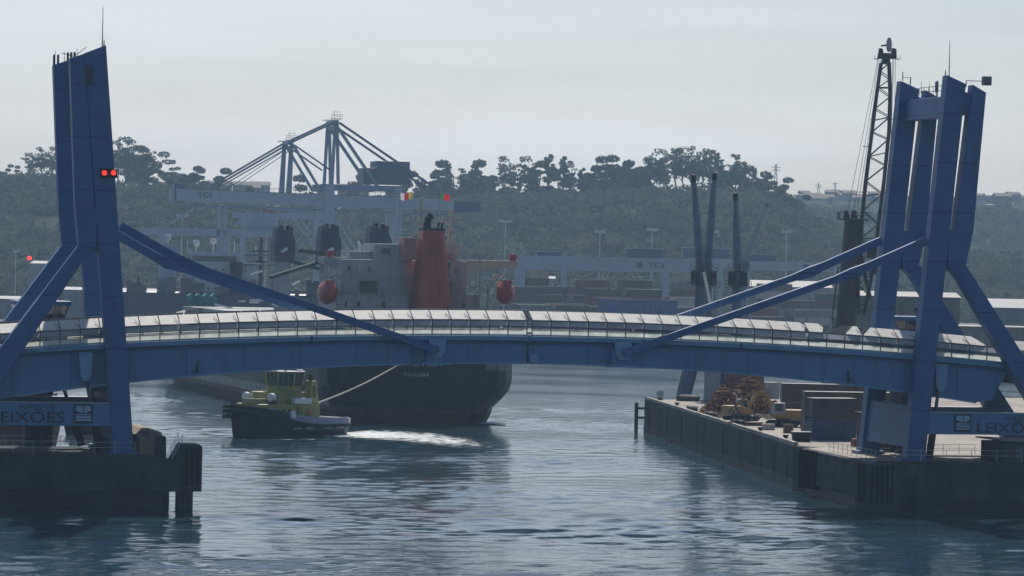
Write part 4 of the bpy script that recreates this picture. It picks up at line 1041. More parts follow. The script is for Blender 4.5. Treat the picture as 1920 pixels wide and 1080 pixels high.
pair([((600, 350), (752, 354))], 1.2, 'upper_beam', CB, 2.0)
pair([((618, 345), (616, 470)), ], 3.2, 'leg', CBL); pair([((616, 470), (614, 596))], 3.2, 'leg', CBL)
pair([((746, 352), (744, 596))], 2.8, 'leg', CBL)
pair([((548, 392), (612, 470)), ((500, 392), (600, 398))], .7, 'brace', CBL)
pair([((616, 395), (560, 470))], .6, 'brace', CB)
pair([((622, 400), (684, 492)), ((684, 492), (742, 560))], 1.0, 'brace', CBL); pair([((614, 500), (746, 500))], 1.6, 'sill_beam', CBL)
mb = MB()
for p in ((630, 228), (630, 238), (546, 266), (618, 352), (745, 356), (616, 500), (340, 366), (845, 385), (710, 356), (600, 356)):
    mb.bar(q3(*p, 0), q3(*p, DW), 1.1)
mb.build('cross_beam', CB, G)
mb = MB()
for p in ((632, 222), (547, 262)):
    u, w, z = q3(*p); mb.box(u - 2.2, u + 1.8, -1, 2.5, z - .3, z - .1); rail(mb, (u - 2.2, -1, z), (u + 1.8, -1, z), 1.5, 4, .12); mb.bar((u - 1, 0, z), (u - 1, 0, z + 3.0), .15); mb.bar((u - 1, 0, z + 2.4), (u + 1.6, 0, z + 2.4), .12)
    mb.box(u - 2.2, u + 1.8, DW - 1, DW + 2.5, z - .3, z - .1)
mb.build('platform', STEEL, G)
a, b2 = q3(707, 345), q3(770, 303); mh = MB().box(a[0], b2[0], 1, DW - 1, a[2], b2[2]).build('machinery_house', CBD, G, bevel=.2)
a, b2 = q3(683, 345), q3(706.5, 315); MB().box(a[0], b2[0], 2, DW - 2, a[2], b2[2]).build('machinery_annex', CBD, G, bevel=.15)
MB().bar(q3(770, 345, 3), q3(780, 318, 3), .3).build('brace', STEEL, G)
a, b2 = q3(326, 378), q3(346, 346); MB().box(a[0], b2[0], -1, 6, a[2], b2[2]).build('boom_end', CBD, G)
a, b2 = q3(850, 398), q3(900, 378); MB().box(a[0], b2[0], -1, DW, a[2], b2[2]).build('boom_end', CBD, G)
a, b2 = q3(500, 398), q3(520, 388); MB().box(a[0], b2[0], 3, DW - 3, a[2] - 1, b2[2]).build('trolley', mat('trolley_red', (.2, .06, .05), .6), G)
mb = MB()
for px in range(352, 850, 10):
    y = 352 + (px - 352) * .037 + 4; u, w, z = q3(px, y); mb.bar((u, -1.4, z), (u, -1.4, z + 1.6), .12)
for dy in (0, 8): mb.bar(q3(345, 348 + dy * .9, -1.4), q3(850, 366 + dy * .9, -1.4), .14)
mb.build('railing', STEEL, G)
u, w, z = q3(384, 366); text('TCL', 2.6, LETT, G, (u, -1.95, z), (pi/2, 0, 0), sx=1.3)
for p in ((612, 596), (744, 596)):
    for w in (0, DW):
        u, _, z = q3(*p); MB().box(u - 4, u + 4, w - 1, w + 1, 5, 7.5).build('bogie', CBD, G)

# ---------------------------------------------------------------- yard gantries: long beam on legs
def yard_gantry(label, Y, xl, xr, ytop, ybot, legs, letter=None, frm='yg', trolley=None, m_=CBL, rot=.02, grp='yard gantries beyond the bridge'):
    o = at((xl + xr) / 2, 500, Y); FR[frm] = (o.x, o.y, rot)
    g_ = thing('yard_gantry', label, 'gantry crane', frm, (0, 5, 5), group=grp)
    s = (1, 1)
    u0, zt = pp(frm, xl, ytop[0]); u1, zt2 = pp(frm, xr, ytop[1]); _, zb0 = pp(frm, xl, ybot[0]); _, zb1 = pp(frm, xr, ybot[1])
    zt, zb0 = (zt + zt2) / 2, (zb0 + zb1) / 2
    for w in (0, 9): MB().box(u0, u1, w, w + 1.6, zb0, zt).build('beam', m_, g_)
    MB().box(u0, u0 + 1.4, 1.6, 9, zb0 + 1, zt - .5).box(u1 - 1.4, u1, 1.6, 9, zb0 + 1, zt - .5).build('end_beam', m_, g_)
    for lx, lw in legs:
        u, _ = pp(frm, lx, 520)
        for w in (0.1, 9.1):
            MB().loft([[(u - lw, w, zb0), (u + lw, w, zb0), (u + lw, w + 1.4, zb0), (u - lw, w + 1.4, zb0)], [(u - lw * .7, w, 7.4), (u + lw * .7, w, 7.4), (u + lw * .7, w + 1.4, 7.4), (u - lw * .7, w + 1.4, 7.4)]]).build('leg', m_, g_)
        MB().box(u - 3, u + 3, -.3, 11, 5.0, 7.4).build('bogie', CBD, g_)
    for tx, w_, h_, c in trolley or []:
        u, _ = pp(frm, tx, ytop[0]); tr = MB().box(u - w_, u + w_, 1.7, 8.8, zt + .02, zt + h_).build('trolley', c, g_)
        MB().box(u - w_ - .2, u + w_ + .2, 1.5, 9, zt + h_, zt + h_ + .3).build('roof', CBL, tr)
    mb = MB(); rail(mb, (u0, .1, zt), (u1, .1, zt), 1.3, int((u1 - u0) / 3), .1); mb.build('railing', STEEL, g_)
    if letter:
        u, z = pp(frm, letter, (ytop[0] + ytop[1] + ybot[0] + ybot[1]) / 4); text('TCL', 2.5, LETT, g_, (u, -.06, (zt + zb0) / 2), (pi/2, 0, 0), sx=1.5)
        MB().cbox((u - 6.2, -.08, (zt + zb0) / 2), (2.0, .1, 1.8)).build('emblem', LETT, g_)
    return g_
DB = mat('trolley_blue', (.05, .08, .16), .5)
yard_gantry('long pale blue yard gantry with dark lettering, right of the ship', 1250, 968, 1300, (478, 486), (505, 512), [(975, 1.9), (1058, .9), (1248, 1.2)], 1232, 'yg1', [(1030, 4, 1.4, DB), (1210, 6.5, 3.2, DB)])
yard_gantry('pale yard gantry with dark lettering behind the tall black harbour crane', 1240, 1392, 1660, (489, 495), (507, 512), [(1400, 1.2), (1640, 1.4)], 1545, 'yg2', [(1430, 5, 2.2, DB)])
yard_gantry('yard gantry with two dark blue trolleys behind the slim harbour cranes', 1275, 1292, 1388, (484, 486), (500, 502), [(1352, .8)], None, 'yg3', [(1310, 5.5, 3.6, DB), (1345, 4.5, 3.6, DB)])
yg = yard_gantry('pale gantry legs and low beam left of the ship under the tall crane', 1200, 262, 520, (428, 431), (441, 444), [(419, 1.5), (300, .8)], None, 'yg4', [(490, 5, 4.2, CBL)])
u1, z1 = pp('yg4', 415, 388); u2, z2 = pp('yg4', 417, 460)
MB().box(u1 - 1.4, u1 - .2, 0, 1.2, 26, z1).box(u1 + .8, u1 + 2, 0, 1.2, 26, z1).build('mast', CBL, yg)
for p, q in (((303, 430), (362, 392)), ((436, 426), (466, 402))):
    a, b2 = pp('yg4', *p), pp('yg4', *q); MB().bar((a[0], .5, a[1]), (b2[0], .5, b2[1]), .8).build('diagonal', CBL, yg)

yard_gantry('narrow pale gantry with a high beam between the white ship and the tall crane', 1290, 436, 606, (398, 402), (408, 412), [(452, .8), (590, .9)], None, 'yg5')
# ---------------------------------------------------------------- moored white ship behind
o_ = at(420, 500, 1010); FR['ship2'] = (o_.x, o_.y, radians(4))
S2 = thing('moored_ship', 'hazy moored ship with white bridge house and radomes, left of the bulk carrier', 'ship', 'ship2', (0, 8, 0))
u0, zt = pp('ship2', 352, 472); u1, _ = pp('ship2', 484, 472); zd2 = pp('ship2', 350, 548)[1]
hx0, hx1 = pp('ship2', 236, 540)[0], pp('ship2', 600, 540)[0]
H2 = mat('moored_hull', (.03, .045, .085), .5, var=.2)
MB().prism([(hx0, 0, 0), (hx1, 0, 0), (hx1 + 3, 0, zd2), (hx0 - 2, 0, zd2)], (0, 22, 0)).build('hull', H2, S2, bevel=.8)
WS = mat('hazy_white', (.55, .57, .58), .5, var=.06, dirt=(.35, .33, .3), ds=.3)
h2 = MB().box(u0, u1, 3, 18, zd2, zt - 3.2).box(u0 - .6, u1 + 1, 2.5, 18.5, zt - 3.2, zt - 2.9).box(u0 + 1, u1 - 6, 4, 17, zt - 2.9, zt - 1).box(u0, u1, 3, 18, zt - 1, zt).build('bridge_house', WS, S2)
MB().box(u0 + 1.2, u1 - 6.2, 3.9, 4, zt - 2.6, zt - 1.2).build('window', GLASS, h2)
for k in range(3):
    for q in range(8): MB().box(u0 + 1.5 + q * 2.1, u0 + 2.0 + q * 2.1, 2.93, 3, zt - 5.2 - k * 2.7, zt - 4.6 - k * 2.7).build('porthole', GLASS, h2)
for px, py in ((315, 445), (368, 455), (400, 452)):
    u, z = pp('ship2', px, py, 8); MB().tube((u, 8, zt - 1), (u, 8, z), .18, .18, 6).build('mast', WS, S2); mb = MB(); mb.ball((u, 8, z), 1.0); mb.build('radome', WS, S2)
for px, py, w_ in ((340, 448, .2), (352, 452, .2), (440, 452, .2), (480, 462, .3)):
    u, z = pp('ship2', px, py, 8); MB().tube((u, 8, zd2), (u, 8, z), w_, w_ * .7, 6).build('mast', WS, S2)
u, z = pp('ship2', 490, 445, 6); mb = MB(); mb.tube((u, 6, zd2), (u, 6, z), .6, .45, 8); mb.bar((u - 2.2, 6, z - 4), (u + 2.2, 6, z - 4), .5).bar((u - 1.6, 6, z - 7), (u + 1.6, 6, z - 7), .6); mb.build('mast', BLACK, S2)
u, z = pp('ship2', 443, 491, 1); MB().box(u - 1.8, u + 1.8, .5, 3, zd2, z).build('vent_house', BLACK, S2)
u, z = pp('ship2', 457, 478, 1); MB().bar((u, 1, z), (u + 9, 1, z), .5).bar((u, 1, z - 2.8), (u + 9, 1, z - 2.8), .4).build('railing', STEEL, S2)
u, z = pp('ship2', 246, 536, 1); MB().box(u - 1, u + 1.6, 1, 4, zd2 - .01, z + 1).build('locker', WHITE, S2)
u, z = pp('ship2', 315, 470, 4); mb = MB(); mb.prism([(u - 3, 4, zd2), (u + 2.5, 4, zd2), (u + 2.2, 4, z - 2), (u + 3.2, 4, z + 1), (u - 2, 4, z + 2), (u - 1.4, 4, z - 2.5)], (0, 3, 0)); mb.build('deck_gear', CBL, S2)
mb = MB(); rg3 = random.Random(5)
for k in range(26):
    u = rg3.uniform(hx0, hx1); h = rg3.uniform(.8, 4.5); w_ = rg3.uniform(.6, 3.2); mb.box(u, u + w_, .5, 5, zd2, zd2 + h)
o = mb.build('deck_clutter', mat('clutter_grey', (.12, .12, .13), .7, var=.5, vs=.15), S2); o['kind'] = 'stuff'

# teal net pile on the bow
x_, z_ = shp(383, 572, 165)
NT = thing('net_pile', 'teal green netting bundle on the far bow of the large ship', 'netting', 'ship', (x_, 165, 16.1))
for k in range(4):
    mb = MB(); mb.loft([[(x_ - 3 + k*1.6 + .7*cos(a_)*(1 + .2*sin(3*a_)), 163 + .8*j, 16.1 + 1.3 + 1.35*sin(a_)) for a_ in np.linspace(0, 2*pi, 11)[:-1]] for j in range(4)])
    mb.build('bundle', mat('teal_net', (.02, .22, .2), .8, var=.4, vs=1.5), NT)

# ---------------------------------------------------------------- shipping containers
def cont_mesh(L_, col, door=True):
    mb = MB(); n_ = int(L_ / .45); w = 1.22; h = 2.6
    ring = []
    for i in range(n_ + 1):
        x = -L_/2 + .12 + (L_ - .24) * i / n_; ring.append((x, -w + (.05 if i % 2 else 0)))
    for sg in (1, -1):
        for i in range(n_):
            (xa, ya), (xb, yb) = ring[i], ring[i+1]; mb.add([(xa, ya * sg, .15), (xb, yb * sg, .15), (xb, yb * sg, h - .12), (xa, ya * sg, h - .12)], [(0, 1, 2, 3)])
    mb.box(-L_/2 + .05, L_/2 - .05, -w + .05, w - .05, .13, h - .06)
    for x in (-L_/2, L_/2 - .14):
        for y in (-w - .01, w - .13): mb.box(x, x + .14, y, y + .14, 0, h)
    for y in (-w - .012, w - .1): mb.box(-L_/2, L_/2, y, y + .1, 0, .16).box(-L_/2, L_/2, y, y + .1, h - .13, h + .001)
    return mb
PAL = {'slate blue': (.03, .06, .13), 'dark slate': (.045, .04, .045), 'rust red': (.15, .05, .035), 'brown': (.07, .045, .038), 'blue': (.02, .07, .22), 'grey': (.16, .17, .18), 'dark green': (.03, .07, .055), 'pale': (.36, .34, .31), 'purple blue': (.05, .05, .14)}
CSRC = {}
ROOF = mat('sunlit_roof', (.34, .32, .29), .7)  # sunlight on container tops, painted in as a paler colour
def container(col, L_, P, rz, label, group, parts=False):
    key = (col, L_, parts)
    if key not in CSRC:
        r = own('shipping_container', label, 'container', P, rz, group)
        m_ = mat('container_' + col.replace(' ', '_'), PAL[col], .6, var=.25, vs=.4, dirt=(.09, .06, .05), ds=.6, streak=True)
        b_ = cont_mesh(L_, col).build('body', m_, r)
        MB().box(-L_/2 + .03, L_/2 - .03, -1.2, 1.2, 2.601, 2.63).build('roof', ROOF if parts or 'blue' not in col else m_, r)
        if parts:
            d_ = MB().box(-L_/2 - .05, -L_/2 - .003, -1.12, -.01, .16, 2.45).build('door', m_, r); MB().box(-L_/2 - .05, -L_/2 - .003, .01, 1.12, .16, 2.45).build('door', m_, r)
            mb = MB()
            for y in (-.85, -.3): mb.bar((-L_/2 - .09, y, .2), (-L_/2 - .09, y, 2.4), .05)
            mb.build('lock_rod', GALV, d_)
        CSRC[key] = (r, tree_list(r))
    else:
        src, tl = CSRC[key]; r = copy_tree(src, tl); r.location = P; r.rotation_euler = (0, 0, rz)
    r['label'] = label; r['group'] = group
    return r
rc = random.Random(11)
GY = 'containers stacked in the yard beyond the bridge'
LB = {'rust red': 'hazy rust red container stacked in the yard beyond the bridge', 'brown': 'hazy brown container stacked in the yard beyond the bridge', 'blue': 'hazy bright blue container in the yard just above the bridge deck',
      'grey': 'hazy grey container stacked in the yard beyond the bridge', 'dark green': 'hazy dark green container stacked in the yard beyond the bridge', 'pale': 'hazy pale container stacked in the yard beyond the bridge', 'purple blue': 'hazy purple blue container low in the yard beyond the bridge'}
def stack(px, Y, L_, cols, jit=0):
    p = at(px, 500, Y)
    for k, c in enumerate(cols): container(c, L_, (p.x + rc.uniform(-jit, jit), Y, 5.02 + k * 2.64), rc.uniform(-.004, .004) if jit else 0, LB[c], GY)
for px in (1160, 1235): stack(px, 1112, 12.2, ['blue', 'blue', 'blue', 'blue'])
stack(1075, 1112, 12.2, ['purple blue', 'purple blue'])
stack(1122, 1125, 6.06, ['purple blue', 'brown', 'brown'])
MIX = ['brown', 'rust red', 'grey', 'brown', 'rust red', 'dark green', 'pale', 'brown']
for Y, pxs, hs_ in ((1132, range(1005, 1100, 78), (1, 3)), (1150, range(1000, 1340, 76), (2, 4)), (1168, range(1360, 1620, 82), (2, 4)), (1185, range(990, 1620, 72), (3, 5)), (1206, range(1020, 1330, 90), (4, 5)), (1225, range(1030, 1640, 84), (3, 6)), (1262, range(1000, 1340, 96), (5, 7))):
    for px in pxs:
        if Y == 1185 and 1330 < px < 1400: continue
        h = rc.randint(*hs_); stack(px + rc.uniform(-4, 4), Y, 12.2, [rc.choice(MIX) for _ in range(h)], .15)
for px in (250, 330, 560): stack(px, 1165, 12.2, [rc.choice(MIX) for _ in range(4)], .15)

# ---------------------------------------------------------------- warehouses and walls
def shed(label, px0, px1, ytop, Y, dep, roofm, wallm, zb0=5.0, name='warehouse', ridge=.0, cat='warehouse', rot=0, group=None):
    a, b2 = at(px0, ytop, Y), at(px1, ytop, Y); c = (a + b2) / 2; L_ = (b2 - a).length; zt = c.z
    r = own(name, label, cat, (c.x, Y + dep / 2, zb0), rot, group); h = zt - zb0
    w = MB().box(-L_/2, L_/2, -dep/2, dep/2, 0, h).build('wall', wallm, r)
    rr_ = max(ridge, .25)
    MB().prism([(-L_/2 - .4, -dep/2 - .4, h + .01), (-L_/2 - .4, 0, h + rr_), (-L_/2 - .4, dep/2 + .4, h + .01)], (L_ + .8, 0, 0)).build('roof', roofm, r)
    return r
WB = mat('brown_wall', (.17, .12, .10), .85, var=.2, vs=.2, dirt=(.1, .08, .07), ds=.2, streak=True)
WG = mat('grey_wall', (.2, .22, .24), .8, var=.2, vs=.2, dirt=(.12, .12, .12), ds=.2, streak=True)
RP_ = mat('pale_roof', (.22, .21, .19), .6, var=.1)
RG = mat('grey_roof', (.12, .14, .155), .5, var=.1)
shed('long brown warehouse with a pale roof edge behind the right pylon', 1600, 1800, 556, 930, 24, RP_, WB, ridge=1.2)
shed('beige wall building with panels beyond the right end of the bridge', 1795, 1960, 613, 760, 6, RP_, mat('beige_wall', (.28, .24, .2), .85, var=.15, vs=.3, dirt=(.2, .17, .14), ds=.3, streak=True), ridge=.2)
shed('low grey warehouse right of the right pylon strut', 1862, 2000, 578, 1000, 30, RG, WG, ridge=2.4)
shed('hazy pale roofed warehouse behind the slim harbour cranes', 1270, 1330, 524, 1290, 20, RP_, WG, ridge=.6)
shed('hazy pale roofed warehouse between the tall black crane and slim cranes', 1400, 1560, 538, 1290, 30, RP_, WG, ridge=2.2)
shed('hazy grey shed with curved light roof right of the ship', 990, 1040, 522, 1300, 30, RP_, WG, ridge=.8)
shed('low hazy building left of the left pylon strut', 58, 100, 494, 1420, 20, RG, WG, ridge=1.0)
shed('long low hazy building behind the left pylon', 118, 320, 545, 1120, 20, RG, WG, ridge=.8)
shed('far left hazy building beyond the left end of the bridge', -60, 60, 560, 1120, 20, RG, WG, ridge=.8)

# ---------------------------------------------------------------- lamp masts
LSRC = None
def lamp(px, ytop, Y, label, zb0=5.0, sc=1.0):
    global LSRC
    P = at(px, ytop, Y); h = P.z - zb0
    if LSRC is None:
        r = own('lamp_mast', label, 'lamp mast', (0, 0, 0)); MB().tube((0, 0, 0), (0, 0, 1), .011, .006, 6).build('pole', GALV, r)
        mb = MB(); mb.tube((0, 0, .985), (0, 0, 1.0), .04, .04, 10); hd = mb.build('ring', GALV, r)
        mb = MB()
        for i in range(6): a_ = i * pi / 3; mb.cbox((.05*cos(a_), .05*sin(a_), .985), (.022, .022, .03), a_)
        mb.tube((0, 0, .975), (0, 0, .99), .062, .062, 10); mb.build('lamp_head', mat('floodlight_grey', (.5, .5, .5), .3), r); LSRC = (r, tree_list(r))
    else: r = copy_tree(*LSRC)
    r.location = (P.x, Y, zb0); r.scale = (h,) * 3; r['label'] = label; r['group'] = 'lamp masts in the port'
LM = [(948, 412, 1300, 'thick hazy lamp mast just right of the large ship'), (1125, 432, 1420, 'thin lamp mast before the hill, leftmost of the three right of the ship'), (1223, 428, 1400, 'thin lamp mast before the hill above the lettered gantry beam'),
      (1338, 432, 1420, 'thin lamp mast before the hill between the slim harbour cranes'), (1475, 432, 1420, 'thin lamp mast before the hill left of the tall black crane'), (500, 395, 1380, 'thin lamp mast under the tall gantry crane boom'), (342, 402, 1400, 'pale lamp mast on the hillside left of the tall gantry crane'), (30, 470, 1400, 'lamp mast at the far left edge beside the red lamp')]
for px, yt, Y, lab in LM: lamp(px, yt, Y, lab)
P = at(55, 484, 900); t_ = own('beacon', 'small red lamp on a thin post left of the left pylon strut', 'beacon', (P.x, 900, 5))
MB().tube((0, 0, 0), (0, 0, P.z - 5.6), .12, .1, 6).build('post', GALV, t_)
mb = MB(); mb.ball((0, 0, P.z - 5), .5); mb.build('lens', LAMP_R, t_)

# ---------------------------------------------------------------- far houses, masts and fields
rh = random.Random(8)
HW = [mat('house_wall_%d' % i, c, .8, var=.1) for i, c in enumerate([(.36, .34, .31), (.28, .24, .21), (.45, .44, .42), (.35, .35, .36)])]
HR = [mat('tile_roof', (.15, .10, .08), .8, var=.2), mat('grey_house_roof', (.3, .3, .3), .6)]
HSRC = []
for i in range(4):
    r = own('house', 'x', 'house', (0, 0, 0)); MB().box(-1, 1, -.8, .8, -.6, 1).build('wall', HW[i], r)
    MB().prism([(-1.1, -.9, 1), (-1.1, 0, 1.45 if i != 3 else 1.1), (-1.1, .9, 1)], (2.2, 0, 0)).build('roof', HR[i == 3], r)
    HSRC.append((r, tree_list(r), [False]))
def house(px, ytop, Y, w, k, label, group='houses on the far hill'):
    src, tl, flag = HSRC[k]; r = src if not flag[0] else copy_tree(src, tl); flag[0] = True
    P = at(px, ytop, Y); h = w * .9
    r.location = (P.x, Y, P.z - 1.4 * h); r.scale = (w, w, h); r.rotation_euler = (0, 0, rh.uniform(-.5, .5)); r['label'] = label; r['group'] = group
for i in range(15):
    px = 1480 + i * 14 + rh.uniform(-4, 4); house(px, 357 + rh.uniform(-2, 12), rh.uniform(2520, 2620), rh.uniform(3.5, 6.5), rh.randrange(4), 'small pale house on the far hill between the wood and right pylon')
for i in range(16):
    px = 1835 + i * 7 + rh.uniform(-3, 3); house(px, 362 + (i % 3) * 10 + rh.uniform(-2, 5), rh.uniform(2480, 2600), rh.uniform(3.5, 6.5), rh.randrange(4), 'small pale house on the far hill right of the right pylon')
for i, px in enumerate((352, 368, 384, 398, 412)): house(px, 340 + (i % 2) * 6, 2100 + i * 5, 6.5, (2, 0, 1, 0, 2)[i], 'pale house among trees on the ridge left of the gantry crane')
for i, px in enumerate((455, 470, 488, 655, 672)): house(px, 341 + (i % 2) * 5, 2110 + i * 5, 5.5, (0, 1, 2, 1, 0)[i], 'low pale house on the ridge behind the gantry crane stays')
def pylon(px, yt, yb, Y, label, arms):
    a, b2 = at(px, yt, Y), at(px, yb, Y); r = own('mast', label, 'mast', (a.x, Y, b2.z)); h = a.z - b2.z; mb = MB()
    for sg in (-1, 1): mb.bar((sg * .9, 0, 0), (sg * .15, 0, h), .35)
    for k in range(5): mb.bar((.9 * (1 - k/5.5), 0, h*k/5), (-.9 * (1 - (k+1)/5.5), 0, h*(k+1)/5), .22)
    mb.build('lattice', STEEL, r)
    mb = MB()
    for z in arms: mb.bar((-2.6, 0, h * z), (2.6, 0, h * z), .3)
    mb.build('arm', STEEL, r)
pylon(1455, 308, 345, 1960, 'telecom mast standing on the right end of the wooded ridge', (.7, .85))
pylon(1535, 343, 364, 2600, 'small electricity pylon on the far skyline, left of two', (.6, .8))
pylon(1566, 342, 364, 2600, 'small thin pole on the far skyline, right of two', (.9,))

# ================================================================ right-hand quay
TAN = PAVE
QP = [(21.6, 568), (34.6, 431), (37.5, 424.2), (150, 452.5), (150, 640), (62, 600)]
qy = MB().prism([(x, y, -2) for x, y in QP], (0, 0, 7.2)).build('quay', CONC); tag(qy, 'long dark concrete quay running back from the right bridge pier', 'quay', kind='structure')
MB().prism([(x, y, 5.2) for x, y in [(22.6, 566), (35.4, 431.2), (38, 425), (149, 453), (149, 638), (62, 598)]], (0, 0, .06)).build('quay_paving', PAVE, kind='structure')
mb = MB()
A_, B_ = Vector((21.6, 568, 0)), Vector((34.6, 431, 0))
for f_ in (.04, .13, .19, .31, .42, .47, .6, .71, .83, .9, .97):
    p = A_.lerp(B_, f_); mb.bar((p.x - .03, p.y, .2), (p.x - .03, p.y, 4.6), .16, .2)
tag(mb.build('quay_fender', CONC), 'row of dark vertical rubbing posts down the face of the right quay', 'fender'); bpy.data.objects['quay_fender']['kind'] = 'structure'
mb = MB(); mb.bar((21.9, 567.5, 5.45), (34.9, 431.5, 5.45), .5, .4); tag(mb.build('quay_kerb', mat('pale_kerb', (.34, .31, .26), .85, var=.3, vs=.3)), kind='structure')
qb = [(21.6, 568), (34.6, 431), (37.5, 424.2), (40, 424.9), (40, 431), (36, 445), (24, 568)]
tag(MB().prism([(x - .07, y - .05, -2) for x, y in qb], (0, 0, 3.2)).build('quay_tide_band', CONCW), kind='structure')
rq = random.Random(21)
CL = [('pallet_stack', 'stack of weathered pallets on the quay near the dark skip', 'pallets', 1478, 812, (1.2, 1.0, 1.1), (.22, .17, .11)), ('crate', 'pale crate on the quay edge left of the dark skip', 'crate', 1440, 806, (1.6, 1.1, .8), (.4, .36, .3)),
      ('cable_drum', 'wooden cable drum in front of the stacked containers', 'cable drum', 1512, 808, None, (.2, .13, .07)), ('tarpaulin_load', 'grey tarpaulin covered load right of the excavator', 'load', 1500, 790, (2.6, 1.6, 1.3), (.2, .21, .22)),
      ('concrete_block', 'pale concrete block on the quay right of the blue container', 'block', 1604, 812, (1.8, 1.0, .9), (.3, .29, .27)), ('crate', 'rusty open crate between container stack and pylon', 'crate', 1609, 838, (1.5, 1.2, 1.0), (.2, .08, .04)),
      ('pipe_bundle', 'bundle of rusty pipes lying near the quay edge by the scrap', 'pipes', 1400, 798, (4.5, 1.1, .6), (.16, .09, .06)), ('fender_pile', 'dark heap of old fenders at the far end of the quay', 'fenders', 1290, 752, (3.4, 2.2, 1.0), (.03, .03, .03))]
for nm, lab, ct, px, py, dm, c_ in CL:
    p = gz(px, py, 5.26); r = own(nm, lab, ct, p, rq.uniform(-.5, .5)); m_ = mat(nm + '_paint_%d' % px, c_, .8, var=.35, vs=1)
    if dm is None:
        for y in (-.55, .45): MB().tube((0, y, .8), (0, y + .1, .8), .8, .8, 18).build('flange', m_, r)
        MB().tube((0, -.45, .8), (0, .45, .8), .42, .42, 14).build('core', m_, r)
    elif nm == 'pipe_bundle':
        mb = MB()
        for k in range(9): mb.tube((-dm[0]/2 + rq.uniform(-.3, .3), -.5 + .25 * (k % 5) + .12 * (k // 5), .13 + .24 * (k // 5)), (dm[0]/2, -.5 + .25 * (k % 5) + .12 * (k // 5), .13 + .24 * (k // 5)), .12, .12, 8)
        mb.build('pipes', m_, r)
    elif nm == 'pallet_stack':
        mb = MB()
        for k in range(8):
            z = k * .15
            for y in (-.4, 0, .4): mb.box(-.6, .6, y - .05, y + .05, z, z + .09)
            for x in np.linspace(-.54, .54, 6): mb.box(x - .06, x + .06, -.5, .5, z + .09, z + .12)
        mb.build('pallets', m_, r)
    else:
        a_, b_, h_ = dm
        MB().loft([[(-a_/2, -b_/2, 0), (a_/2, -b_/2, 0), (a_/2, b_/2, 0), (-a_/2, b_/2, 0)], [(-a_/2*.95, -b_/2*.95, h_*.8), (a_/2*.95, -b_/2*.95, h_*.7), (a_/2*.95, b_/2*.95, h_*.8), (-a_/2*.95, b_/2*.95, h_*.9)], [(-a_/2*.7, -b_/2*.6, h_), (a_/2*.6, -b_/2*.6, h_*.9), (a_/2*.7, b_/2*.6, h_), (-a_/2*.7, b_/2*.6, h_)]] if nm in ('tarpaulin_load', 'fender_pile') else [[(-a_/2, -b_/2, .12), (a_/2, -b_/2, .12), (a_/2, b_/2, .12), (-a_/2, b_/2, .12)], [(-a_/2, -b_/2, h_), (a_/2, -b_/2, h_), (a_/2, b_/2, h_), (-a_/2, b_/2, h_)]]).build('body', m_, r, bevel=.04)
        if nm not in ('tarpaulin_load', 'fender_pile'): MB().box(-a_/2, a_/2, -b_/2, -b_/2 + .15, 0, .12).box(-a_/2, a_/2, b_/2 - .15, b_/2, 0, .12).build('skid', m_, r)
# low boards and dark pallets on the edge
for i, (f_, l_, m_) in enumerate(((.30, 5, CONC), (.44, 6, CONC), (.62, 4, CONC))):
    p = A_.lerp(B_, f_) + Vector((1.6, 0, 0)); r = own('edge_board', ['low dark block on the far part of the quay edge', 'low dark block midway along the quay edge', 'low dark block on the quay edge below the scrap heap'][i], 'block', (p.x, p.y, 5.27), radians(95)); MB().box(-l_/2, l_/2, -.5, .5, 0, .55).box(-l_/2 - .1, l_/2 + .1, -.6, .6, .55, .63).build('slab', m_, r)
def bollard(i, f_):
    p = A_.lerp(B_, f_) + Vector((.9, 0, 5.27)); r = own('bollard', 'iron bollard on the edge of the right quay', 'bollard', p, group='bollards along the right quay')
    mb = MB(); mb.tube((0, 0, 0), (0, 0, .5), .28, .22, 12); mb.tube((0, 0, .5), (0, 0, .75), .38, .34, 12); mb.build('post', BLACK, r)
for i in range(7): bollard(i, .08 + i * .14)
# outer dolphin
r = own('mooring_dolphin', 'small dark fender frame standing in the water off the quay end', 'dolphin', (20.6, 570, 0))
MB().tube((-.2, 0, -2), (-.2, 0, 4.6), .3, .3, 10).build('pile', BLACK, r); MB().bar((-.2, 0, 3.7), (2.1, 0, 3.7), .35).bar((-.2, 0, 2.2), (2.1, 0, 2.2), .35).build('brace', BLACK, r)
r = own('capstan', 'small rounded capstan at the far corner of the right quay', 'capstan', (24.0, 566, 5.26)); mb = MB(); mb.tube((0, 0, 0), (0, 0, .8), .5, .4, 12); mb.ball((0, 0, 1.1), .6); mb.build('drum', GREYM, r)

# containers near the bridge
def atg(px, py, z=5.26): return gz(px, py, z)
p = at(1557, 800, 447); 
container('slate blue', 6.06, (p.x, 447, 5.27), radians(22), 'dark blue container, lower of two stacked on the quay', 'containers on the right quay', True)
container('dark slate', 6.06, (p.x + .1, 447.2, 5.27 + 2.64), radians(21), 'dark slate container with pale roof, upper of two on the quay', 'containers on the right quay', True)
for k in range(2):
    pb_ = at(1545, 800, 500); container('brown', 12.2, (pb_.x, 500 + k * .05, 5.27 + k * 2.64), radians(3), ['long dark container farthest behind the blue one, at the bottom', 'long dark container farthest behind the slate one, on top'][k], 'containers on the right quay', True)
pb_ = at(1590, 800, 470); container('brown', 12.2, (pb_.x, 470, 5.27), radians(8), 'long brown container on the ground behind the stacked pair', 'containers on the right quay', True)
container('brown', 12.2, (pb_.x, 470, 7.92), radians(8), 'long brown container on top of another behind the stacked pair', 'containers on the right quay', True)
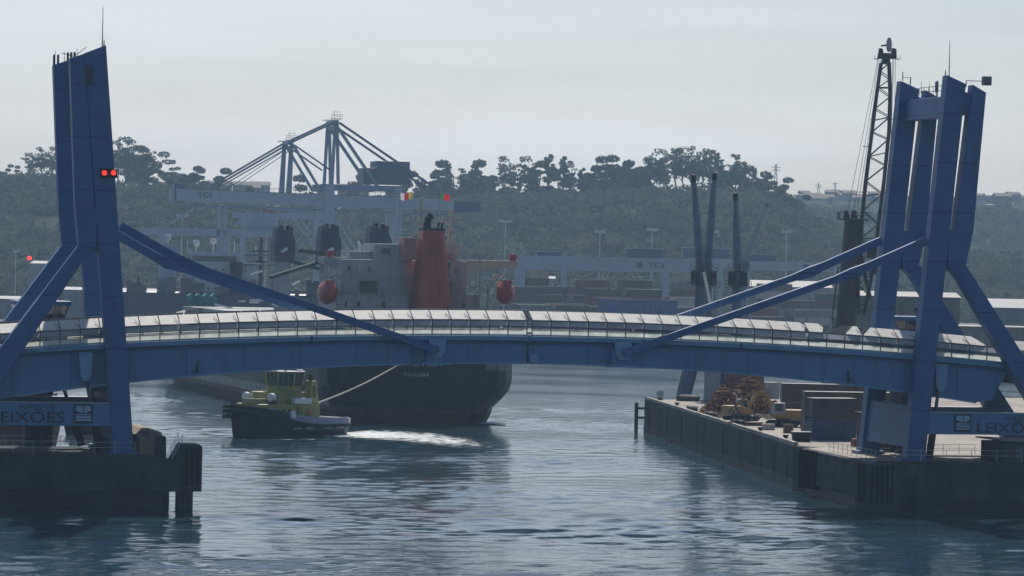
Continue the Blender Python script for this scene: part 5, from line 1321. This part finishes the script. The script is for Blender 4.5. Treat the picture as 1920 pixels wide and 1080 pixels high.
# far stacks and hut by the portal cranes
for i, (px, k_, c) in enumerate(((1395, 2, 'rust red'), (1425, 1, 'pale'))):
    pb_ = at(px, 700, 575 + i * 8)
    for k in range(k_): container(c, 6.06, (pb_.x, 575 + i * 8, 5.27 + 2.64 * k), radians(10 + 8 * i), ['rust red container, lower, behind the scrap heap', 'rust red container, upper, behind the scrap heap'][k] if i == 0 else 'pale container on the quay behind the excavator', 'containers on the right quay', True)

# scrap heap
rs = np.random.default_rng(9); mb = MB(); c = atg(1385, 782); c2 = Vector((c.x + 1.5, c.y + 12, 5.2))
for k in range(1500):
    a, rr_ = rs.uniform(0, 2*pi), rs.uniform(0, 1) ** .6
    x, y = rr_ * 6.3 * cos(a), rr_ * 9 * sin(a); h = 4.6 * (1 - rr_ ** 1.6) * (1 + .25 * sin(x * 1.3)) 
    z = rs.uniform(.55, 1.05) * h + .1; d = rs.normal(size=3); d[2] *= .5; d /= np.linalg.norm(d); l_ = rs.uniform(.3, 1.5)
    p = np.array([c2.x + x, c2.y + y, 5.26 + z])
    if rs.random() < .5: mb.bar(p - d * l_ / 2, p + d * l_ / 2, rs.uniform(.06, .22), rs.uniform(.06, .4))
    else: mb.cbox(p, (rs.uniform(.3, 1.3), rs.uniform(.3, 1.2), rs.uniform(.05, .3)), rs.uniform(0, 3))
sc_ = mb.build('scrap_metal', mat('rusty_scrap', (.24, .10, .03), .85, var=.6, vs=1.2, dirt=(.05, .045, .04), ds=1.2)); tag(sc_, kind='stuff')
mb = MB(); mb.loft([[(c2.x + 6.0*q*cos(a_), c2.y + 8.6*q*sin(a_), 5.2 + 3.8 * (1 - q ** 1.8)) for a_ in np.linspace(0, 2*pi, 19)[:-1]] for q in (1, .8, .6, .4, .2, .05)])
tag(mb.build('rubble', mat('dark_rubble', (.05, .03, .02), .9)), kind='stuff')

# excavators
def excavator(P, rz, label, col, sc=1.0, arm=((1.2, 2.0), (4.4, 4.6), (6.6, 2.6), (7.0, .9))):
    r = own('excavator', label, 'excavator', P, rz, 'excavators by the scrap heap', sc)
    for sg in (1, -1):
        tr = [(-2.0, .12), (-2.35, .45), (-2.1, .85), (2.1, .85), (2.35, .45), (2.0, .12)]
        t = MB().prism([(x, sg * 1.35 - .3, z) for x, z in tr], (0, .6, 0)).build('track', RUBBER, r, bevel=.06)
        mb = MB()
        for q in (-1.9, -.95, 0, .95, 1.9): mb.tube((q, sg * 1.35 - .36, .45), (q, sg * 1.35 + .36, .45), .26, .26, 10)
        mb.build('wheel', STEEL, t)
    MB().box(-.9, .9, -1.0, 1.0, .5, 1.1).build('undercarriage', STEEL, r)
    MB().prism([(-2.6, -1.35, 1.12), (1.5, -1.35, 1.12), (1.5, -1.35, 1.7), (-.4, -1.35, 2.35), (-2.6, -1.35, 2.35)], (0, 2.7, 0)).build('body', col, r, bevel=.08)
    cb = MB().prism([(-.3, .35, 1.72), (1.55, .35, 1.72), (1.6, .35, 2.4), (1.2, .35, 3.25), (-.3, .35, 3.25)], (0, 1.05, 0)).build('cab', GREYM, r, bevel=.06)
    MB().box(-.1, 1.1, .32, .345, 2.1, 3.1).build('window', GLASS, cb); MB().box(-.1, 1.1, 1.405, 1.43, 2.1, 3.1).build('window', GLASS, cb)
    pts = [(arm[0][0], -.25, arm[0][1]), (arm[1][0], -.25, arm[1][1])]
    MB().bar((arm[0][0] - .3, -.2, arm[0][1] - .3), ((arm[0][0] + arm[1][0]) / 2, -.2, arm[1][1]), .4, .5).bar(((arm[0][0] + arm[1][0]) / 2, -.2, arm[1][1]), (arm[1][0], -.2, arm[1][1] - .2), .38, .45).build('boom', col, r)
    MB().bar((arm[1][0] - .3, -.2, arm[1][1] + .2), (arm[2][0], -.2, arm[2][1]), .3, .38).build('arm', col, r)
    mb = MB()
    for q in range(5): a_ = q * 2 * pi / 5; mb.bar((arm[2][0], -.2, arm[2][1]), (arm[2][0] + .7 * cos(a_), -.2 + .7 * sin(a_), arm[2][1] - .7), .18); mb.bar((arm[2][0] + .7 * cos(a_), -.2 + .7 * sin(a_), arm[2][1] - .7), (arm[2][0] + .2 * cos(a_), -.2 + .2 * sin(a_), arm[2][1] - 1.5), .14)
    mb.build('grapple', STEEL, r)
    return r
YEL = mat('machine_ochre', (.32, .18, .04), .5, var=.2)
p = atg(1468, 800); excavator((p.x, p.y, 5.26), radians(172), 'tracked excavator with grey glass cab, in front of the scrap heap', YEL, 1.0)
p = atg(1385, 792); excavator((p.x + .5, p.y + 3, 5.26), radians(20), 'ochre excavator half hidden against the left side of the scrap heap', YEL, .95, ((1.2, 2.0), (3.4, 4.2), (5.0, 2.4), (5.2, .9)))
# steel offcuts in front
mb = MB()
for k in range(40):
    x, y = c.x + rs.uniform(-4, 5), c.y + rs.uniform(-10, 2); d = rs.normal(size=3); d[2] *= .1; d /= np.linalg.norm(d); p = np.array([x, y, 5.5]); mb.bar(p - d, p + d, .15, .2)
o = mb.build('steel_offcuts', mat('pale_offcuts', (.3, .27, .22), .7, var=.4, vs=1)); tag(o, kind='stuff')

# dark bin, hut and van
p = atg(1502, 828); r = own('skip', 'small dark skip on the quay corner, nearest the water', 'skip', (p.x, p.y, 5.27), radians(4))
MB().prism([(-1.0, -.8, 0), (1.0, -.8, 0), (1.15, -.8, 1.15), (-1.15, -.8, 1.15)], (0, 1.6, 0)).build('body', BLACK, r, bevel=.04); MB().box(-1.2, 1.2, -.88, .88, 1.15, 1.24).build('rim', GREYM, r)
sh = thing('pier_hut', 'grey hut with pale sloping roof on the right pier, at the picture edge', 'hut', 'bridge', (103, 0, 5.4))
MB().box(99.4, 110, -3.0, 3.5, 5.42, 7.7).build('wall', CONC, sh); MB().prism([(98.9, -3.4, 7.95), (110.5, -3.4, 7.55), (110.5, -3.4, 7.7), (98.9, -3.4, 8.1)], (0, 7.4, 0)).build('roof', RP_, sh)
MB().box(101, 102, -3.06, -3.0, 5.5, 7.3).build('door', STEEL, sh); MB().box(103.4, 104.8, -3.06, -3.0, 6.2, 7.1).build('window', GLASS, sh)
bs = thing('rusty_shed', 'rust brown steel shed on the right pier, behind the lettered beam', 'shed', 'bridge', (96, 23, 5.3))
MB().box(92.4, 98.9, 22.0, 26, 5.37, 9.6).build('wall', mat('rusty_wall', (.10, .045, .032), .85, var=.3, vs=.5, dirt=(.05, .03, .025), ds=.6, streak=True), bs); MB().box(92.1, 99.2, 21.7, 26.2, 9.6, 9.8).build('roof', MATS['rusty_wall'], bs)
# rust barge on the left
bp_ = at(95, 780, 470)
bg_ = own('barge', 'rust brown barge moored behind the left pier under the bridge', 'barge', (bp_.x - 18, 478, 0), radians(3))
MB().loft([[(-18, -6, -1), (17, -6, -1), (17, 6, -1), (-18, 6, -1)], [(-18, -6, 4.2), (18, -6, 4.2), (18, 6, 4.2), (-18, 6, 4.2)]]).build('hull', MATS['rusty_wall'], bg_)
MB().box(-17, 17.3, -5.5, 5.5, 4.2, 7.6).build('cargo_hold', MATS['rusty_wall'], bg_)
mb = MB()
for k in range(24): mb.cbox((rc.uniform(8, 17), rc.uniform(-5, 4), 7.7 + rc.uniform(0, .5)), (rc.uniform(.4, 1.6), rc.uniform(.4, 1), rc.uniform(.3, 1.3)), rc.uniform(0, 3))
o = mb.build('deck_clutter', mat('barge_clutter', (.12, .08, .07), .8, var=.5, vs=1), bg_); o['kind'] = 'stuff'
r = own('skiff', 'dark flat launch behind the left lettered beam', 'boat', (at(128, 750, 500).x, 520, 0), radians(5))
MB().loft([[(-2.6, -1, -.3), (2.4, -1, -.3), (2.4, 1, -.3), (-2.6, 1, -.3)], [(-3, -1.2, 1.6), (3.2, -1.2, 1.6), (3.2, 1.2, 1.6), (-3, 1.2, 1.6)]]).build('hull', BLACK, r); MB().box(-2.2, 2.6, -1, 1, 1.6, 4.0).build('cabin', BLACK, r, bevel=.3)
# van
p = at(1820, 780, 500); r = own('parked_van', 'white van parked behind the right lettered beam', 'van', (p.x, 500, 5.27), radians(-100))
MB().prism([(-2.4, -.95, .45), (2.5, -.95, .45), (2.5, -.95, 1.1), (1.6, -.95, 1.3), (1.0, -.95, 2.15), (-2.4, -.95, 2.15)], (0, 1.9, 0)).build('body', WHITE, r, bevel=.1)
MB().prism([(1.06, -.8, 2.1), (1.64, -.8, 1.34), (1.68, -.8, 1.38), (1.1, -.8, 2.14)], (0, 1.6, 0)).build('windscreen', GLASS, r)
for x in (-1.6, 1.6):
    for y in (-.98, .78): MB().tube((x, y, .38), (x, y + .2, .38), .37, .37, 14).build('wheel', RUBBER, r)
for y in (-.7, .5): MB().box(2.51, 2.54, y, y + .25, .8, 1.0).build('headlight', GLASS, r)

# ================================================================ harbour cranes
# tall black mobile crane
Yh = 548.0
P0 = at(1588, 640, Yh)
HC = own('harbour_crane', 'tall black mobile harbour crane with lattice jib, left of the right pylon', 'harbour crane', (P0.x, Yh, 5.27))
def hc(px, py, dy=0.0): p = at(px, py, Yh); return Vector((p.x - P0.x, dy, p.z - 5.27))
DK = mat('crane_charcoal', (.02, .026, .038), .5, var=.2)
MB().box(-5, 5, -4.5, 4.5, .9, 2.4).build('chassis', DK, HC, bevel=.1)
for sx in (-1, 1):
    for sy in (-1, 1): MB().bar((sx * 3, sy * 3, 1.6), (sx * 6, sy * 5.5, 1.4), .7).tube((sx * 6, sy * 5.5, 0), (sx * 6, sy * 5.5, 1.4), .6, .4, 10).build('outrigger', DK, HC)
mb = MB()
for x in (-4, -2, 0, 2, 4):
    for sy in (-4.2, 3.6): mb.tube((x, sy, .6), (x, sy + .6, .6), .6, .6, 12)
mb.build('wheels', RUBBER, HC)
a, b2, c_, d_ = hc(1567, 607), hc(1607, 607), hc(1583, 412), hc(1621, 412)
k = (a.z - 5.0) / (c_.z - a.z); xb0, xb1 = a.x - (c_.x - a.x) * k, b2.x - (d_.x - b2.x) * k
def trg(x0, x1, z, hy): 
    cx, rx = (x0 + x1) / 2, (x1 - x0) / 2
    return [(cx + rx * cos(t_), hy * sin(t_), z) for t_ in np.linspace(0, 2*pi, 15)[:-1]]
tw = MB().loft([trg(xb0, xb1, 5.0, 1.9), trg(a.x, b2.x, a.z, 1.75), trg(c_.x, d_.x, c_.z, 1.6)]).build('tower', DK, HC)
MB().box(-3.6, 5.2, -2.6, 2.6, 2.6, 5.6).build('machinery_house', DK, HC, bevel=.15)
e = hc(1600, 407)
MB().box(e.x - 2.3, e.x + 2.2, -2.3, 2.3, e.z - .5, e.z - .3).build('platform', DK, tw); mb = MB(); rail(mb, (e.x - 2.3, -2.3, e.z - .3), (e.x + 2.2, -2.3, e.z - .3), 1.0, 5, .08); rail(mb, (e.x - 2.3, -2.3, e.z - .3), (e.x - 2.3, 2.3, e.z - .3), 1.0, 4, .08); mb.build('railing', DK, tw)
for px in (1587, 1601):
    g = hc(px, 400); MB().loft([[(g.x - .55, -.4, g.z - .8), (g.x + .55, -.4, g.z - .8), (g.x + .55, .4, g.z - .8), (g.x - .55, .4, g.z - .8)], [(g.x - .3, -.3, g.z + .5), (g.x + .25, -.3, g.z + .4), (g.x + .25, .3, g.z + .4), (g.x - .3, .3, g.z + .5)]]).build('sheave', DK, tw)
Lc = [(1652, 118), (1644, 175), (1634, 255), (1623, 340), (1613, 440), (1608, 520), (1610, 590)]
Rc = [(1667, 118), (1669, 175), (1667, 245), (1658, 335), (1645, 440), (1634, 520), (1620, 590)]
jb = MB()
for dy in (-1.3, 1.3):
    for ch in (Lc, Rc):
        for i in range(len(ch) - 1): jb.tube(hc(*ch[i], dy), hc(*ch[i+1], dy), .17, .17, 6)
def lerp2(ch, t):
    t = t * (len(ch) - 1); i = min(int(t), len(ch) - 2); f_ = t - i; return (ch[i][0] + (ch[i+1][0] - ch[i][0]) * f_, ch[i][1] + (ch[i+1][1] - ch[i][1]) * f_)
N_ = 22
for k in range(N_):
    l0, l1, r0, r1 = lerp2(Lc, k / N_), lerp2(Lc, (k + 1) / N_), lerp2(Rc, k / N_), lerp2(Rc, (k + 1) / N_)
    for dy in (-1.3, 1.3):
        p, q = (hc(*l0, dy), hc(*r1, dy)) if k % 2 else (hc(*r0, dy), hc(*l1, dy)); jb.tube(p, q, .07, .07, 5)
        if k % 3 == 0: jb.tube(hc(*l0, dy), hc(*r0, dy), .08, .08, 5)
    for ch0, ch1 in ((l0, l1), (r0, r1)): jb.tube(hc(*ch0, -1.3), hc(*ch1, 1.3), .06, .06, 5)
jib = jb.build('jib', DK, HC)
MB().box(*[hc(1654, 118).x, hc(1668, 118).x], -.9, .9, hc(1660, 120).z, hc(1660, 100).z).build('jib_head', DK, jib)
for px0, px1 in ((1645, 1656), (1669, 1681)):
    p, q = hc(px0, 110), hc(px1, 90); MB().prism([(p.x, -.9, p.z), (q.x, -.9, p.z), (q.x - .08, -.9, q.z - .2), (p.x + .25, -.9, q.z)], (0, 1.8, 0)).build('sheave_block', DK, jib, bevel=.12)
p = hc(1667, 84); mb = MB(); mb.ball(p, (.45, .45, 1.25)); mb.build('top_drum', GREYM, jib); q = hc(1652, 86); MB().bar(q, p, .25).build('bracket', DK, jib)
for px in (1643, 1683): q = hc(px, 110); rl = MB(); rl.box(q.x - .35, q.x + .35, -.6, .6, q.z - .1, q.z - .02).bar((q.x - .35, -.6, q.z), (q.x - .35, -.6, q.z + .55), .06).bar((q.x + .35, -.6, q.z), (q.x + .35, -.6, q.z + .55), .06).build('step', DK, jib)
mb = MB()
for (p, q) in (((1648, 112), (1600, 402)), ((1651, 112), (1606, 402)), ((1646, 112), (1588, 402)), ((1653, 112), (1620, 402)), ((1676, 110), (1668, 330)), ((1679, 110), (1676, 300)), ((1674, 110), (1671, 230))): mb.tube(hc(*p), hc(*q), .035, .035, 4)
mb.build('rope', STEEL, jib)
mb = MB()
for px, py in ((1632, 224), (1618, 275), (1608, 360)): p = hc(px, py); mb.bar(p, p + Vector((.9, 0, 0)), .1)
for px, py in ((1671, 224), (1664, 277), (1652, 362)): p = hc(px, py); mb.bar(p, p + Vector((.7, 0, 0)), .1)
mb.build('rope_guide', DK, jib)
for px, py in ((1640, 500), (1632, 470)):
    p = hc(px, py); MB().box(p.x - .6, p.x + .8, -1.2, 1.2, p.z - 1.2, p.z + 1.0).build('jib_platform', DK, jib)
p = hc(1612, 470); MB().tube(p, hc(1632, 560), .3, .3, 8).build('luffing_cylinder', DK, HC)
p, q = hc(1560, 600), hc(1572, 500); MB().tube(p, q, .12, .12, 6).build('ladder', DK, HC)

# slim portal cranes
def portal(px, Y, foot_y, tower_w, tip, label, lean=0, sc=1.0):
    P = at(px, 640, Y); r = own('portal_crane', label, 'harbour crane', (P.x, Y, 5.27), group='slim harbour cranes right of the ship')
    def L(px_, py_): p = at(px_, py_, Y); return Vector((p.x - P.x, 0, p.z - 5.27))
    col = mat('portal_blue_grey', (.08, .13, .21), .5, var=.2)
    zc = L(px, foot_y).z
    for sx in (-1, 1):
        for sy in (-1, 1): MB().tube((sx * 2.9, sy * 2.6, 0), (sx * 1.2, sy * 1.2, 7.5), .55, .75, 10).build('leg', col, r)
    MB().box(-2.1, 2.1, -2.1, 2.1, 7.5, 8.6).build('portal_deck', col, r)
    tw_ = MB().tube((0, 0, 8.6), (0, 0, zc), tower_w, tower_w * .85, 14).build('tower', col, r)
    mb = MB(); mb.box(-1.7, 1.7, -1.6, 1.6, zc - .1, zc + .1); rail(mb, (-1.7, -1.6, zc), (1.7, -1.6, zc), 1.1, 4, .08); rail(mb, (-2.1, -1.8, zc - 2.6), (2.1, -1.8, zc - 2.6), 1.0, 5, .08); mb.box(-2.1, 2.1, -1.8, 1.8, zc - 2.7, zc - 2.55); mb.build('platform', STEEL, tw_)
    for sx in (-1.3, 1.1): MB().box(sx - .35, sx + .4, -1.5, -.2, zc - 2.5, zc - .2).build('cab', DK, r)
    t = L(*tip); bm = MB(); d = t - Vector((0, 0, zc)); 
    for k, (f0, f1, r0, r1) in enumerate(((0, .5, .72, .58), (.5, 1, .58, .3))): bm.tube(Vector((0, 0, zc)) + d * f0, Vector((0, 0, zc)) + d * f1, r0 * sc, r1 * sc, 8)
    b_ = bm.build('boom', col, r)
    MB().box(t.x - .4, t.x + .4, -.5, .5, t.z - 1.1, t.z + .2).build('boom_head', BLACK, b_, bevel=.12)
    mb = MB(); mb.tube(t + Vector((.3, -.4, 0)), Vector((.9, -.4, zc)), .03, .03, 4); mb.tube(t + Vector((-.3, -.4, 0)), Vector((-.9, -.4, zc)), .03, .03, 4); mb.build('rope', STEEL, b_)
    return r, L
pr_, L = portal(1311, 574, 506, .95, (1300, 330), 'slim blue grey crane whose boom leans left, left of the three')
portal(1323, 588, 508, .95, (1340, 326), 'slim blue grey crane whose boom leans right, crossing its neighbour')
portal(1381, 582, 508, 1.0, (1379, 364), 'slim blue grey crane with upright boom, right of the crossing pair')
portal(1392, 1120, 490, .9, (1438, 382), 'thin distant crane with jib leaning right, beyond the upright one', sc=.5)
a, b2 = at(1320, 510, 570), at(1332, 572, 570); r = own('strut', 'white slanting steel strut in front of the crossing slim cranes', 'strut', (b2.x, 570, 5.3))
MB().bar((0, 0, b2.z - 5.3), (a.x - b2.x, 0, a.z - 5.3), .5, .45).build('bar', WHITE, r); MB().bar((0, 0, 0), (0, 0, b2.z - 5.3), .3).build('post', STEEL, r)
# grey pier column and lower machinery by the portal legs
p = at(1338, 740, 562); r = own('pedestal', 'pale grey square pedestal at the left end of the scrap heap', 'pedestal', (p.x - .3, 562, 5.27)); MB().box(-1.2, 1.2, -1.2, 1.2, 0, 6.2).build('column', mat('pedestal_grey', (.2, .22, .26), .6, var=.2), r, bevel=.05); MB().box(-1.4, 1.4, -1.4, 1.4, 6.2, 6.5).build('cap', GREYM, r)

# ---------------------------------------------------------------- the air
hm = bpy.data.materials.new('haze'); hm.use_nodes = True
n, l = hm.node_tree.nodes, hm.node_tree.links
n.remove(n['Principled BSDF'])
pv = n.new('ShaderNodeVolumePrincipled')
pv.inputs['Color'].default_value = (.48, .73, 1.0, 1); pv.inputs['Density'].default_value = .00012; pv.inputs['Anisotropy'].default_value = .3
l.new(pv.outputs[0], n['Material Output'].inputs['Volume'])
mb = MB(); mb.box(-3350, 3350, -70, 3450, -4.0, 125.0); tag(mb.build('haze', hm), kind='stuff')
